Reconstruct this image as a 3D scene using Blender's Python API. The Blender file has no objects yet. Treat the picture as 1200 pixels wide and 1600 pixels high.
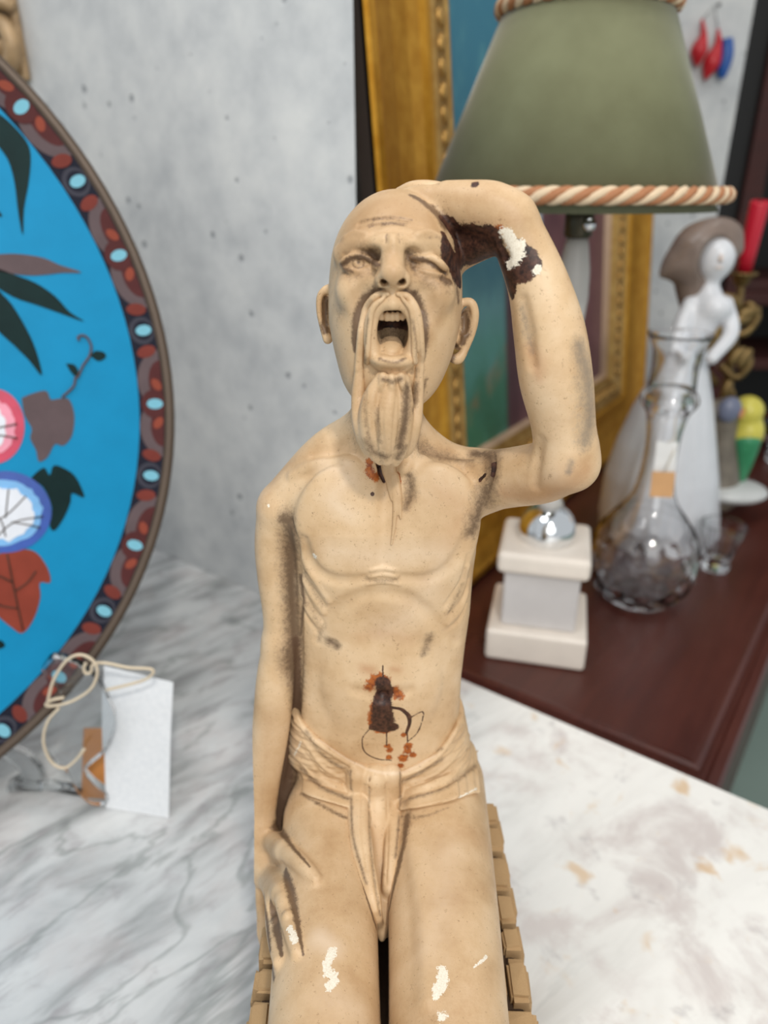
import bpy, bmesh, math, random
import numpy as np
from mathutils import Matrix, Vector

# ------------------------------------------------------------------ camera
PITCH = math.radians(24.3)          # looking down at the table
EYE = Vector((0.0, 0.0, 0.52))      # metres; the marble top is z = 0
FPX = 1111.0                        # focal length for a 1200 x 1600 frame
scene = bpy.context.scene
COL = scene.collection
cam_d = bpy.data.cameras.new('camera')
cam = bpy.data.objects.new('camera', cam_d)
COL.objects.link(cam)
cam.location = EYE
cam.rotation_euler = (math.pi / 2 - PITCH, 0, 0)
cam_d.sensor_fit = 'VERTICAL'
cam_d.sensor_height = 36.0
cam_d.lens = 36.0 * FPX / 1600.0
cam_d.clip_start = 0.01
cam_d.dof.use_dof = True
cam_d.dof.focus_distance = 0.325
cam_d.dof.aperture_fstop = 0.025 / 0.0042
scene.camera = cam

# ------------------------------------------------------------------ light
world = bpy.data.worlds.new('world')
scene.world = world
world.use_nodes = True
bgn = world.node_tree.nodes['Background']
bgn.inputs[0].default_value = (0.93, 0.97, 1.0, 1)
bgn.inputs[1].default_value = 0.54


def lamp(name, loc, target, size, power, color=(1, 1, 1), shape='DISK'):
    d = bpy.data.lights.new(name, 'AREA')
    d.shape = shape
    d.size = size
    d.energy = power
    d.color = color
    o = bpy.data.objects.new(name, d)
    COL.objects.link(o)
    o.location = loc
    o.rotation_euler = (Vector(target) - Vector(loc)).to_track_quat('-Z', 'Y').to_euler()
    return o


lamp('ceiling_spot', (0.30, -0.80, 1.60), (0.0, 0.33, 0.33), 0.14, 13, (1.0, 0.95, 0.88))
lamp('front_fill', (0.3, -2.1, 1.25), (0.05, 0.7, 0.2), 1.7, 17, (1.0, 0.99, 0.97))  # unseen fill panel added behind the camera to even out the frontal light
lamp('ceiling_panel', (-0.6, 0.0, 2.1), (-0.2, 0.8, 0.2), 0.7, 9, (0.97, 0.98, 1.0))
lamp('ceiling_downlight', (0.9, 0.9, 2.2), (0.5, 0.9, 0.0), 0.16, 3, (1.0, 0.95, 0.88))
lamp('glint_spot', (0.1, 0.6, 2.2), (0.3, 0.9, 0.1), 0.06, 1.6, (1.0, 0.97, 0.92))  # two small lamps added for glints in glass and chrome
lamp('glint_spot', (-0.5, 0.35, 2.2), (0.0, 0.9, 0.1), 0.06, 1.4, (1.0, 0.97, 0.92))
vs = scene.view_settings
vs.view_transform = 'Standard'
vs.look = 'None'
vs.gamma = 1.0
vs.exposure = 0.11
vs.use_curve_mapping = False

# ------------------------------------------------------------------ helpers
PC, PS = math.cos(PITCH), math.sin(PITCH)


def ray(px, py):
    """unit-free direction of sight for a point of the 1200 x 1600 frame"""
    a, b = (px - 600) / FPX, (800 - py) / FPX
    return np.array([a, PC + b * PS, -PS + b * PC])


def at(px, py, dist):
    """the point on that line of sight at ground distance dist"""
    r = ray(px, py)
    return r * (dist / r[1]) + np.array(EYE)


def atz(px, py, z):
    """the point on that line of sight at height z"""
    r = ray(px, py)
    return r * ((z - EYE.z) / r[2]) + np.array(EYE)


def thing(name, label, cat, loc=(0, 0, 0), rotz=0.0, group=None, matrix=None):
    o = bpy.data.objects.new(name, None)
    COL.objects.link(o)
    o.empty_display_size = 0.02
    if matrix is not None:
        o.matrix_world = matrix
    else:
        o.location = loc
        o.rotation_euler = (0, 0, rotz)
    tag(o, label, cat, group)
    return o


def tag(o, label=None, cat=None, group=None, kind=None):
    if label:
        o['label'] = label
    if cat:
        o['category'] = cat
    if group:
        o['group'] = group
    if kind:
        o['kind'] = kind
    return o


def mk(name, verts, faces, mat, parent=None, smooth=False):
    me = bpy.data.meshes.new(name)
    me.from_pydata([tuple(map(float, v)) for v in verts], [], [tuple(f) for f in faces])
    me.update()
    if smooth:
        me.polygons.foreach_set('use_smooth', [True] * len(me.polygons))
    if mat:
        me.materials.append(mat)
    o = bpy.data.objects.new(name, me)
    COL.objects.link(o)
    o.parent = parent
    return o


def inst(o, name, parent, matrix):
    """another piece sharing o's mesh"""
    c = bpy.data.objects.new(name, o.data)
    COL.objects.link(c)
    c.parent = parent
    c.matrix_local = matrix
    return c


def bm_to(name, bm, mat, parent=None, smooth=False):
    bmesh.ops.recalc_face_normals(bm, faces=bm.faces)
    me = bpy.data.meshes.new(name)
    bm.to_mesh(me)
    bm.free()
    if smooth:
        me.polygons.foreach_set('use_smooth', [True] * len(me.polygons))
    if mat:
        me.materials.append(mat)
    o = bpy.data.objects.new(name, me)
    COL.objects.link(o)
    o.parent = parent
    return o


def box_bm(lo, hi, bevel=0.0, seg=2, bm=None):
    own = bmesh.new()
    bmesh.ops.create_cube(own, size=1.0)
    lo, hi = Vector(lo), Vector(hi)
    for v in own.verts:
        v.co = Vector(((lo[i] + hi[i]) / 2 + v.co[i] * (hi[i] - lo[i]) for i in range(3)))
    if bevel:
        bmesh.ops.bevel(own, geom=list(own.edges), offset=bevel, segments=seg, affect='EDGES', profile=0.5)
    if bm is None:
        return own
    me = bpy.data.meshes.new('tmp')
    own.to_mesh(me)
    own.free()
    bm.from_mesh(me)
    bpy.data.meshes.remove(me)
    return bm


def box(name, lo, hi, mat, parent=None, bevel=0.0, seg=2, smooth=False):
    return bm_to(name, box_bm(lo, hi, bevel, seg), mat, parent, smooth)


def lathe(name, prof, mat, parent=None, n=64, smooth=True, close=False, centre=(0, 0, 0)):
    """revolve (r, z) points about z"""
    vs_, fs = [], []
    m = len(prof)
    for i in range(n):
        a = 2 * math.pi * i / n
        for r, z in prof:
            vs_.append((centre[0] + r * math.cos(a), centre[1] + r * math.sin(a), centre[2] + z))
    for i in range(n):
        j = (i + 1) % n
        for k in range(m if close else m - 1):
            l = (k + 1) % m
            fs.append((i * m + k, j * m + k, j * m + l, i * m + l))
    if not close:
        if prof[0][0] > 1e-6:
            fs.append([i * m for i in range(n)][::-1])
        if prof[-1][0] > 1e-6:
            fs.append([i * m + m - 1 for i in range(n)])
    bm = bmesh.new()
    bv = [bm.verts.new(v) for v in vs_]
    for f in fs:
        try:
            bm.faces.new([bv[q] for q in f])
        except ValueError:
            pass
    bmesh.ops.remove_doubles(bm, verts=bm.verts, dist=1e-6)
    return bm_to(name, bm, mat, parent, smooth)


def spline(pts, sub=4):
    """Catmull-Rom through rows of numbers"""
    p = np.asarray(pts, float)
    if len(p) < 3 or sub < 2:
        t = np.linspace(0, 1, (len(p) - 1) * sub + 1) * (len(p) - 1)
        i = np.minimum(t.astype(int), len(p) - 2)
        f = (t - i)[:, None]
        return p[i] * (1 - f) + p[i + 1] * f
    q = np.vstack([2 * p[0] - p[1], p, 2 * p[-1] - p[-2]])
    out = []
    for i in range(1, len(q) - 2):
        for s in range(sub):
            t = s / sub
            a, b, c, d = q[i - 1], q[i], q[i + 1], q[i + 2]
            out.append(0.5 * (2 * b + (c - a) * t + (2 * a - 5 * b + 4 * c - d) * t * t + (3 * b - a - 3 * c + d) * t ** 3))
    out.append(p[-1])
    return np.array(out)


def tube(name, pts, rad, mat, parent=None, n=10, closed=False, smooth=True, flat=1.0):
    p = np.asarray(pts, float)
    m = len(p)
    rad = np.broadcast_to(np.asarray(rad, float), (m,))
    tan = np.roll(p, -1, 0) - np.roll(p, 1, 0)
    if not closed:
        tan[0], tan[-1] = p[1] - p[0], p[-1] - p[-2]
    tan /= np.linalg.norm(tan, axis=1)[:, None] + 1e-12
    up = np.array([0, 0, 1.0]) if abs(tan[0][2]) < 0.9 else np.array([1.0, 0, 0])
    vs_, fs = [], []
    nrm = up - tan[0] * (up @ tan[0])
    for i in range(m):
        nrm = nrm - tan[i] * (nrm @ tan[i])
        nrm /= np.linalg.norm(nrm) + 1e-12
        bi = np.cross(tan[i], nrm)
        for k in range(n):
            a = 2 * math.pi * k / n
            vs_.append(p[i] + rad[i] * (math.cos(a) * nrm * flat + math.sin(a) * bi))
    for i in range(m if closed else m - 1):
        j = (i + 1) % m
        for k in range(n):
            l = (k + 1) % n
            fs.append((i * n + k, i * n + l, j * n + l, j * n + k))
    if not closed:
        fs.append(list(range(n))[::-1])
        fs.append([(m - 1) * n + k for k in range(n)])
    return mk(name, vs_, fs, mat, parent, smooth)


def prism(name, poly, y0, y1, mat, parent=None, M=None):
    """polygon in x-z, thickness from y0 to y1"""
    bm = bmesh.new()
    a = [bm.verts.new((x, y0, z)) for x, z in poly]
    b = [bm.verts.new((x, y1, z)) for x, z in poly]
    n = len(poly)
    bm.faces.new(a)
    bm.faces.new(b[::-1])
    for i in range(n):
        j = (i + 1) % n
        bm.faces.new((a[j], a[i], b[i], b[j]))
    if M is not None:
        bm.transform(M)
    return bm_to(name, bm, mat, parent)


# ------------------------------------------------------------------ materials
def srgb(r, g, b):
    f = lambda c: c / 12.92 if c <= 0.04045 else ((c + 0.055) / 1.055) ** 2.4
    return (f(r / 255), f(g / 255), f(b / 255), 1.0)


class Nodes:
    def __init__(self, name):
        self.m = bpy.data.materials.new(name)
        self.m.use_nodes = True
        self.t = self.m.node_tree
        self.n, self.l = self.t.nodes, self.t.links
        self.b = self.n['Principled BSDF']
        self.co = None

    def coord(self, scale=1.0, kind='Object', vec=None):
        c = self.n.new('ShaderNodeTexCoord')
        mp = self.n.new('ShaderNodeMapping')
        mp.inputs['Scale'].default_value = vec or (scale,) * 3
        self.l.new(c.outputs[kind], mp.inputs['Vector'])
        return mp.outputs[0]

    def noise(self, scale, detail=4, rough=0.6, vec=None, dist=0.0):
        t = self.n.new('ShaderNodeTexNoise')
        t.inputs['Scale'].default_value = scale
        t.inputs['Detail'].default_value = detail
        t.inputs['Roughness'].default_value = rough
        t.inputs['Distortion'].default_value = dist
        self.l.new(vec if vec is not None else self.coord(), t.inputs['Vector'])
        return t.outputs['Fac']

    def ramp(self, src, stops):
        r = self.n.new('ShaderNodeValToRGB')
        e = r.color_ramp.elements
        while len(e) < len(stops):
            e.new(0.5)
        for el, (p, c) in zip(e, stops):
            el.position = p
            el.color = c if len(c) == 4 else (*c, 1)
        self.l.new(src, r.inputs[0])
        return r.outputs[0]

    def math(self, op, a, b=None, clamp=False):
        m = self.n.new('ShaderNodeMath')
        m.operation = op
        m.use_clamp = clamp
        for i, v in enumerate((a, b)):
            if v is None:
                continue
            if isinstance(v, (int, float)):
                m.inputs[i].default_value = v
            else:
                self.l.new(v, m.inputs[i])
        return m.outputs[0]

    def smooth(self, v, lo, hi):
        m = self.n.new('ShaderNodeMapRange')
        m.interpolation_type = 'SMOOTHSTEP'
        m.inputs['From Min'].default_value = lo
        m.inputs['From Max'].default_value = hi
        self.l.new(v, m.inputs['Value'])
        return m.outputs['Result']

    def mix(self, fac, a, b, mode='MIX'):
        m = self.n.new('ShaderNodeMix')
        m.data_type = 'RGBA'
        m.blend_type = mode
        for i, v in ((0, fac), (6, a), (7, b)):
            if isinstance(v, (int, float)):
                m.inputs[i].default_value = v
            elif isinstance(v, tuple):
                m.inputs[i].default_value = v
            else:
                self.l.new(v, m.inputs[i])
        return m.outputs[2]

    def attr(self, name):
        a = self.n.new('ShaderNodeAttribute')
        a.attribute_name = name
        return a.outputs['Fac']

    def bump(self, h, strength=0.3, dist=0.001):
        b = self.n.new('ShaderNodeBump')
        b.inputs['Strength'].default_value = strength
        b.inputs['Distance'].default_value = dist
        self.l.new(h, b.inputs['Height'])
        self.l.new(b.outputs[0], self.b.inputs['Normal'])

    def set(self, **k):
        for q, v in k.items():
            i = self.b.inputs[q.replace('_', ' ')]
            if isinstance(v, (int, float, tuple)):
                i.default_value = v
            else:
                self.l.new(v, i)
        return self.m


def plain(name, rgb, rough=0.5, metal=0.0, var=0.06, scale=40, bump=0.0, **k):
    """a colour with a little procedural unevenness"""
    N = Nodes(name)
    c = srgb(*rgb)
    lo = tuple(x * (1 - var) for x in c[:3]) + (1,)
    hi = tuple(min(1, x * (1 + var)) for x in c[:3]) + (1,)
    f = N.noise(scale)
    N.set(Base_Color=N.ramp(f, [(0.3, lo), (0.7, hi)]), Roughness=rough, Metallic=metal)
    if bump:
        N.bump(N.noise(scale * 6), bump)
    for q, v in k.items():
        N.set(**{q: v})
    return N.m


def glass(name, tint=(1, 1, 1, 1), rough=0.0, ior=1.5):
    N = Nodes(name)
    return N.set(Base_Color=tint, Roughness=rough, IOR=ior, Transmission_Weight=1.0)



def concrete():
    N = Nodes('concrete')
    c = N.coord()
    big = N.noise(5, 5, .62, c)
    mid = N.noise(26, 5, .6, c)
    f = N.math('ADD', N.math('MULTIPLY', big, .6), N.math('MULTIPLY', mid, .4))
    col = N.ramp(f, [(.34, srgb(176, 179, 181)), (.50, srgb(198, 200, 200)), (.64, srgb(212, 213, 211))])
    pit = N.n.new('ShaderNodeTexVoronoi')
    pit.inputs['Scale'].default_value = 34
    N.l.new(c, pit.inputs['Vector'])
    size = N.math('MULTIPLY', N.smooth(N.noise(9, 2, .5, c), .42, .62), .20)
    p = N.math('LESS_THAN', N.math('SUBTRACT', pit.outputs['Distance'], N.math('MULTIPLY', mid, .06)), size)
    p = N.smooth(N.math('SUBTRACT', size, pit.outputs['Distance']), -.03, .10)
    col = N.mix(N.math('MULTIPLY', p, .7), col, srgb(120, 124, 128))
    N.set(Base_Color=col, Roughness=.8)
    N.bump(N.math('SUBTRACT', mid, p), .35, .003)
    return N.m


def marble():
    N = Nodes('marble')
    o = N.coord()
    mp = N.n.new('ShaderNodeMapping')
    mp.inputs['Rotation'].default_value = (0, 0, math.radians(-40))
    mp.inputs['Scale'].default_value = (1, 1, 1)
    N.l.new(o, mp.inputs['Vector'])
    sc = N.n.new('ShaderNodeMapping')
    sc.inputs['Scale'].default_value = (2.4, 7.5, 1)
    N.l.new(mp.outputs[0], sc.inputs['Vector'])
    st = N.noise(3.0, 7, .58, sc.outputs[0], .5)
    st2 = N.noise(5.5, 6, .62, sc.outputs[0], .8)
    blot = N.noise(14, 5, .6, mp.outputs[0], .4)
    col = N.ramp(st, [(.30, srgb(136, 138, 138)), (.41, srgb(170, 172, 172)), (.51, srgb(196, 198, 198)), (.68, srgb(212, 213, 212))])
    col = N.mix(N.math('MULTIPLY', N.smooth(st2, .50, .70), .65), col, srgb(146, 141, 143))
    sx = N.n.new('ShaderNodeSeparateXYZ')
    N.l.new(o, sx.inputs[0])
    right = N.smooth(sx.outputs['X'], -.05, .22)
    warm = N.smooth(blot, .46, .66)
    col = N.mix(N.math('MULTIPLY', right, .80), col, srgb(252, 249, 242))  # brighter light on the right side put into the marble's colour
    col = N.mix(N.math('MULTIPLY', warm, N.math('ADD', .22, N.math('MULTIPLY', right, .36))), col, srgb(190, 174, 170))
    sp = N.noise(30, 3, .5, mp.outputs[0], .3)
    col = N.mix(N.math('MULTIPLY', N.math('MULTIPLY', N.smooth(sp, .60, .76), right), .7), col, srgb(214, 174, 120))
    sp2 = N.noise(24, 4, .6, N.coord(1.3), .3)
    col = N.mix(N.math('MULTIPLY', N.smooth(sp2, .58, .80), .5), col, srgb(128, 116, 122))
    # thin dark green-grey veins
    vein = N.noise(1.5, 5, .55, sc.outputs[0], .5)
    v = N.math('ABSOLUTE', N.math('SUBTRACT', vein, .46))
    col = N.mix(N.math('MULTIPLY', N.math('MULTIPLY', N.smooth(v, .022, .0), N.math('SUBTRACT', 1, right)), .4), col, srgb(104, 112, 108))
    N.set(Base_Color=col, Roughness=.32, Specular_IOR_Level=.45)
    return N.m


def wood(name, a, b, rough=.3, rot=0.0, scale=6):
    N = Nodes(name)
    mp = N.n.new('ShaderNodeMapping')
    mp.inputs['Rotation'].default_value = (0, 0, rot)
    mp.inputs['Scale'].default_value = (1, 9, 9)
    N.l.new(N.coord(), mp.inputs['Vector'])
    g = N.noise(scale, 6, .6, mp.outputs[0], .4)
    big = N.noise(3.5, 3)
    f = N.math('ADD', N.math('MULTIPLY', g, .6), N.math('MULTIPLY', big, .4))
    N.set(Base_Color=N.ramp(f, [(.3, srgb(*a)), (.7, srgb(*b))]), Roughness=N.ramp(big, [(.3, (rough,) * 3), (.7, (rough + .15,) * 3)]))
    return N.m


def gilt(name, a, b, rough=.34):
    N = Nodes(name)
    f = N.noise(45, 6, .65)
    N.set(Base_Color=N.ramp(f, [(.3, srgb(*a)), (.7, srgb(*b))]), Metallic=.75, Roughness=rough)
    N.bump(N.noise(300), .12, .001)
    return N.m


def velvet():
    N = Nodes('green_velvet')
    big = N.noise(14, 4, .6)
    fine = N.noise(600, 2)
    col = N.ramp(big, [(.35, srgb(104, 105, 76)), (.65, srgb(114, 116, 86))])
    N.set(Base_Color=col, Roughness=.9, Sheen_Weight=.45, Sheen_Roughness=.3)
    N.bump(fine, .15, .0006)
    return N.m

# ------------------------------------------------------------------ sculpting: signed distance fields meshed with surface nets
class Poly:
    """hard union of tapering capsules"""
    def __init__(self, a, b, ra, rb):
        self.a, self.ab, self.ra, self.dr = a, b - a, ra, rb - ra
        self.L2 = (self.ab ** 2).sum(1) + 1e-12
        self.c, self.R = (a + b) / 2, np.sqrt(self.L2) / 2 + np.maximum(ra, rb)

    def near(self, cen, rad):
        g = np.linalg.norm(self.c - cen, axis=1) - self.R
        i = np.nonzero((g < rad) | (g <= g.min() + 1e-9))[0]
        o = Poly.__new__(Poly)
        o.a, o.ab, o.ra, o.dr, o.L2, o.c, o.R = (v[i] for v in (self.a, self.ab, self.ra, self.dr, self.L2, self.c, self.R))
        return o

    def __call__(self, q):
        d = np.full(len(q), 1e3)
        for a, ab, ra, dr, L2 in zip(self.a, self.ab, self.ra, self.dr, self.L2):
            w = q - a
            t = w @ ab
            t *= 1 / L2
            np.clip(t, 0, 1, out=t)
            w -= t[:, None] * ab
            np.minimum(d, np.sqrt(np.einsum('ij,ij->i', w, w)) - (ra + dr * t), out=d)
        return d


class Sdf:
    def __init__(self):
        self.ops = []

    def _add(self, f, c, R, k, sub=False):
        self.ops.append((f, np.asarray(c, float), float(R), k, sub))

    def cap(self, a, b, ra, rb, k=0.0, sub=False):
        a, b = np.asarray(a, float), np.asarray(b, float)
        ab = b - a
        L2 = ab @ ab + 1e-12

        def f(p):
            w = p - a
            t = np.clip(w @ ab / L2, 0, 1)
            return np.linalg.norm(w - t[:, None] * ab, axis=1) - (ra + (rb - ra) * t)
        self._add(f, (a + b) / 2, np.sqrt(L2) / 2 + max(ra, rb), k, sub)

    def chain(self, pts, k=0.0, sub=False, smooth=0):
        """a tapering limb; pts: rows of (x, y, z, r)"""
        p = np.asarray(pts, float)
        p = spline(p, (smooth or 4) * 2)
        self.polyline(p[:, :3], p[:, 3], k, sub)

    def polyline(self, pts, r, k=0.0, sub=False):
        """one op: distance to a whole polyline (rows x, y, z), radius r constant or per point"""
        p = np.asarray(pts, float)
        r = np.broadcast_to(np.asarray(r, float), (len(p),))

        f = Poly(p[:-1], p[1:], r[:-1], r[1:])
        c = (p.min(0) + p.max(0)) / 2
        self._add(f, c, np.linalg.norm(p - c, axis=1).max() + r.max(), k, sub)

    def ell(self, c, rad, k=0.0, sub=False, rot=None):
        c, rad = np.asarray(c, float), np.asarray(rad, float)
        R = None if rot is None else np.array(Matrix.Rotation(rot[0], 3, 'X') @ Matrix.Rotation(rot[1], 3, 'Y') @ Matrix.Rotation(rot[2], 3, 'Z'))

        def f(p):
            w = p - c
            if R is not None:
                w = w @ R
            k0 = np.linalg.norm(w / rad, axis=1)
            k1 = np.linalg.norm(w / rad ** 2, axis=1)
            return k0 * (k0 - 1) / (k1 + 1e-9)
        self._add(f, c, rad.max() * 1.05 + k * .6, k, sub)

    def loft(self, rows, k=0.0, sq=2.0):
        """rows, from low to high: z, cx, cy, half width, half depth"""
        r = np.asarray(rows, float)

        def f(p):
            z = np.clip(p[:, 2], r[0, 0], r[-1, 0])
            g = [np.interp(z, r[:, 0], r[:, i]) for i in range(1, 5)]
            x, y = np.abs(p[:, 0] - g[0]) / g[2], np.abs(p[:, 1] - g[1]) / g[3]
            q = (x ** sq + y ** sq) ** (1 / sq)
            ang = np.sqrt((x * g[2]) ** 2 + (y * g[3]) ** 2)
            d = np.where(q > 1e-6, ang * (1 - 1 / np.maximum(q, 1e-6)), -np.minimum(g[2], g[3]))
            dz = np.maximum(r[0, 0] - p[:, 2], p[:, 2] - r[-1, 0])
            return np.where(dz > 0, np.sqrt(np.maximum(d, 0) ** 2 + dz ** 2), np.maximum(d, dz))
        c = np.array([r[:, 1].mean(), r[:, 2].mean(), (r[0, 0] + r[-1, 0]) / 2])
        self._add(f, c, np.hypot((r[-1, 0] - r[0, 0]) / 2, max(r[:, 3].max(), r[:, 4].max()) * 1.3), k)

    def fn(self, f, c, R, k=0.0, sub=False):
        self._add(f, c, R, k, sub)

    def __call__(self, p, ops=None):
        d = np.full(len(p), 0.05)
        for f, c, R, k, sub in (self.ops if ops is None else ops):
            w = p - c
            b = np.sqrt(np.einsum('ij,ij->i', w, w)) - R
            i = np.nonzero(b < (k - d if sub else d + k))[0]
            if not len(i):
                continue
            v, w = f(p[i]), d[i]
            if sub:
                v = -v
                h = np.maximum(k - np.abs(w - v), 0) if k else 0
                d[i] = np.maximum(w, v) + (h * h / (4 * k) if k else 0)
            else:
                h = np.maximum(k - np.abs(w - v), 0) if k else 0
                d[i] = np.minimum(w, v) - (h * h / (4 * k) if k else 0)
        return d

    def trace(self, xy, start=0.16, end=0.6):
        """where lines of sight first meet the surface; rows (px, py) -> points, outward normals"""
        xy = np.asarray(xy, float)
        r = np.array([ray(a, b) for a, b in xy[:, :2]])
        r /= np.linalg.norm(r, axis=1)[:, None]
        o = np.array(EYE)
        # only the shapes near these lines matter
        c = np.array([q[1] for q in self.ops]) - o
        t = np.maximum(c @ r.T, 0)
        gap = np.sqrt(np.maximum((c * c).sum(1)[:, None] - 2 * t * (c @ r.T) + t * t, 0)).min(1)
        ops = [q for q, g in zip(self.ops, gap) if g < q[2] + q[3] + 0.012]
        t = np.full(len(r), start)
        best, bt = np.full(len(r), 1e3), t.copy()
        live = np.arange(len(r))
        for _ in range(110):
            d = self(o + r[live] * t[live, None], ops)
            u = d < best[live]
            best[live[u]], bt[live[u]] = d[u], t[live[u]]
            t[live] += np.clip(d, 3e-5, 0.02) * 0.75
            live = live[(d > 5e-5) & (t[live] < end)]
            if not len(live):
                break
        p = o + r * bt[:, None]
        return p, self.grad(p, ops=ops)

    def grad(self, p, e=4e-4, ops=None):
        n = len(p)
        q = self(np.concatenate([p + v for v in np.vstack([np.eye(3), -np.eye(3)]) * e]), ops).reshape(6, n)
        g = (q[:3] - q[3:]).T
        return g / (np.linalg.norm(g, axis=1)[:, None] + 1e-12)

    def line(self, xy, r, off=0.0, k=0.0012, sub=False, sub4=4):
        """a ridge (or, with sub, a groove) along a path drawn on the surface so far; r, off in metres"""
        q = spline(np.asarray(xy, float), sub4)
        p, n = self.trace(q)
        rr = r if np.isscalar(r) else np.interp(np.linspace(0, 1, len(q)), np.linspace(0, 1, len(r)), r)
        self.polyline(p + n * off, rr, k, sub)

    def bump(self, x, y, rad, off=0.0, k=0.003, sub=False, rot=None):
        p, n = self.trace([(x, y)])
        self.ell(p[0] + n[0] * off, rad if not np.isscalar(rad) else (rad,) * 3, k, sub, rot)

    def mesh(self, lo, hi, h, n=16):
        lo, hi = np.asarray(lo, float), np.asarray(hi, float)
        nb = np.ceil((hi - lo) / (h * n)).astype(int)
        dims = nb * n + 4
        I = np.stack(np.meshgrid(*[np.arange(v) for v in nb], indexing='ij'), -1).reshape(-1, 3)
        cen = lo + (I + 0.5) * n * h
        rb = n * h * 0.5 * math.sqrt(3)
        d0 = np.concatenate([self(c) for c in np.array_split(cen, max(1, len(cen) // 20000))])
        I = I[np.abs(d0) < rb * 1.25 + 2 * h]
        cs = np.array([o[1] for o in self.ops])
        Rs = np.array([o[2] + o[3] for o in self.ops])
        ax = np.arange(-1, n + 2)
        G = np.stack(np.meshgrid(ax, ax, ax, indexing='ij'), -1)
        key = lambda c: ((c[..., 0] + 1) * dims[1] + c[..., 1] + 1) * dims[2] + c[..., 2] + 1
        corners = np.array([(a, b, c) for a in (0, 1) for b in (0, 1) for c in (0, 1)])
        edges = [(a, b) for a in range(8) for b in range(a + 1, 8) if np.abs(corners[a] - corners[b]).sum() == 1]
        VK, VP, Q = [], [], []
        m = n + 3
        for b in I:
            cen = lo + (b + 0.5) * n * h
            near = np.nonzero(np.linalg.norm(cs - cen, axis=1) - Rs < rb * 1.3 + 0.006)[0]
            base = b * n
            P = lo + (base + G.reshape(-1, 3)) * h
            loc = []
            for i in near:
                f, c, R, k, sub = self.ops[i]
                if isinstance(f, Poly) and len(f.L2) > 1:
                    f = f.near(cen, rb * 1.3 + 0.006 + k)
                    c = (f.c.min(0) + f.c.max(0)) / 2
                    R = (np.linalg.norm(f.c - c, axis=1) + f.R).max()
                    if np.linalg.norm(c - cen) - R > rb * 1.3 + 0.006 + k:
                        continue
                loc.append((f, c, R, k, sub))
            d = self(P, loc).reshape(m, m, m)
            s = d < 0
            if s.all() or not s.any():
                continue
            # cells owned by this block: local index 1 .. n  (cell i spans nodes i, i+1)
            cnt = np.zeros((n, n, n), int)
            for c in corners:
                cnt += s[1 + c[0]:1 + n + c[0], 1 + c[1]:1 + n + c[1], 1 + c[2]:1 + n + c[2]]
            act = np.argwhere((cnt > 0) & (cnt < 8))
            if len(act):
                cv = np.stack([d[act[:, 0] + 1 + c[0], act[:, 1] + 1 + c[1], act[:, 2] + 1 + c[2]] for c in corners], 1)
                acc, w = np.zeros((len(act), 3)), np.zeros(len(act))
                for a, e in edges:
                    x = (cv[:, a] < 0) != (cv[:, e] < 0)
                    t = np.where(x, cv[:, a] / np.where(x, cv[:, a] - cv[:, e], 1), 0)
                    acc += np.where(x[:, None], corners[a] + t[:, None] * (corners[e] - corners[a]), 0)
                    w += x
                gi = base + act
                VP.append(lo + (gi + acc / w[:, None]) * h)
                VK.append(key(gi))
            for axis in range(3):
                sh = np.eye(3, dtype=int)[axis]
                A = s[1:1 + n, 1:1 + n, 1:1 + n]
                B = s[1 + sh[0]:1 + n + sh[0], 1 + sh[1]:1 + n + sh[1], 1 + sh[2]:1 + n + sh[2]]
                e = np.argwhere(A != B)
                if not len(e):
                    continue
                u, v = np.eye(3, dtype=int)[(axis + 1) % 3], np.eye(3, dtype=int)[(axis + 2) % 3]
                g = base + e
                q = np.stack([key(g - u - v), key(g - v), key(g), key(g - u)], 1)
                ins = A[e[:, 0], e[:, 1], e[:, 2]]
                q[~ins] = q[~ins][:, ::-1]
                Q.append(q)
        VK, VP, Q = np.concatenate(VK), np.concatenate(VP), np.concatenate(Q)
        o = np.argsort(VK)
        VK, VP = VK[o], VP[o]
        ix = np.searchsorted(VK, Q)
        ok = (ix < len(VK)).all(1)
        ix = np.minimum(ix, len(VK) - 1)
        ok &= (VK[ix] == Q).all(1)
        return VP, ix[ok]


def mesh_np(name, V, Fq, mat, parent=None, attrs=None, origin=(0, 0, 0)):
    me = bpy.data.meshes.new(name)
    V = np.asarray(V, np.float32) - np.asarray(origin, np.float32)
    me.vertices.add(len(V))
    me.vertices.foreach_set('co', V.ravel())
    me.loops.add(len(Fq) * 4)
    me.loops.foreach_set('vertex_index', np.asarray(Fq, np.int32).ravel())
    me.polygons.add(len(Fq))
    me.polygons.foreach_set('loop_start', np.arange(0, len(Fq) * 4, 4, dtype=np.int32))
    me.update(calc_edges=True)
    me.polygons.foreach_set('use_smooth', np.ones(len(Fq), bool))
    for k, a in (attrs or {}).items():
        at_ = me.attributes.new(k, 'FLOAT', 'POINT')
        at_.data.foreach_set('value', np.asarray(a, np.float32))
    me.materials.append(mat)
    me.validate()
    o = bpy.data.objects.new(name, me)
    COL.objects.link(o)
    o.parent = parent
    return o


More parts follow.
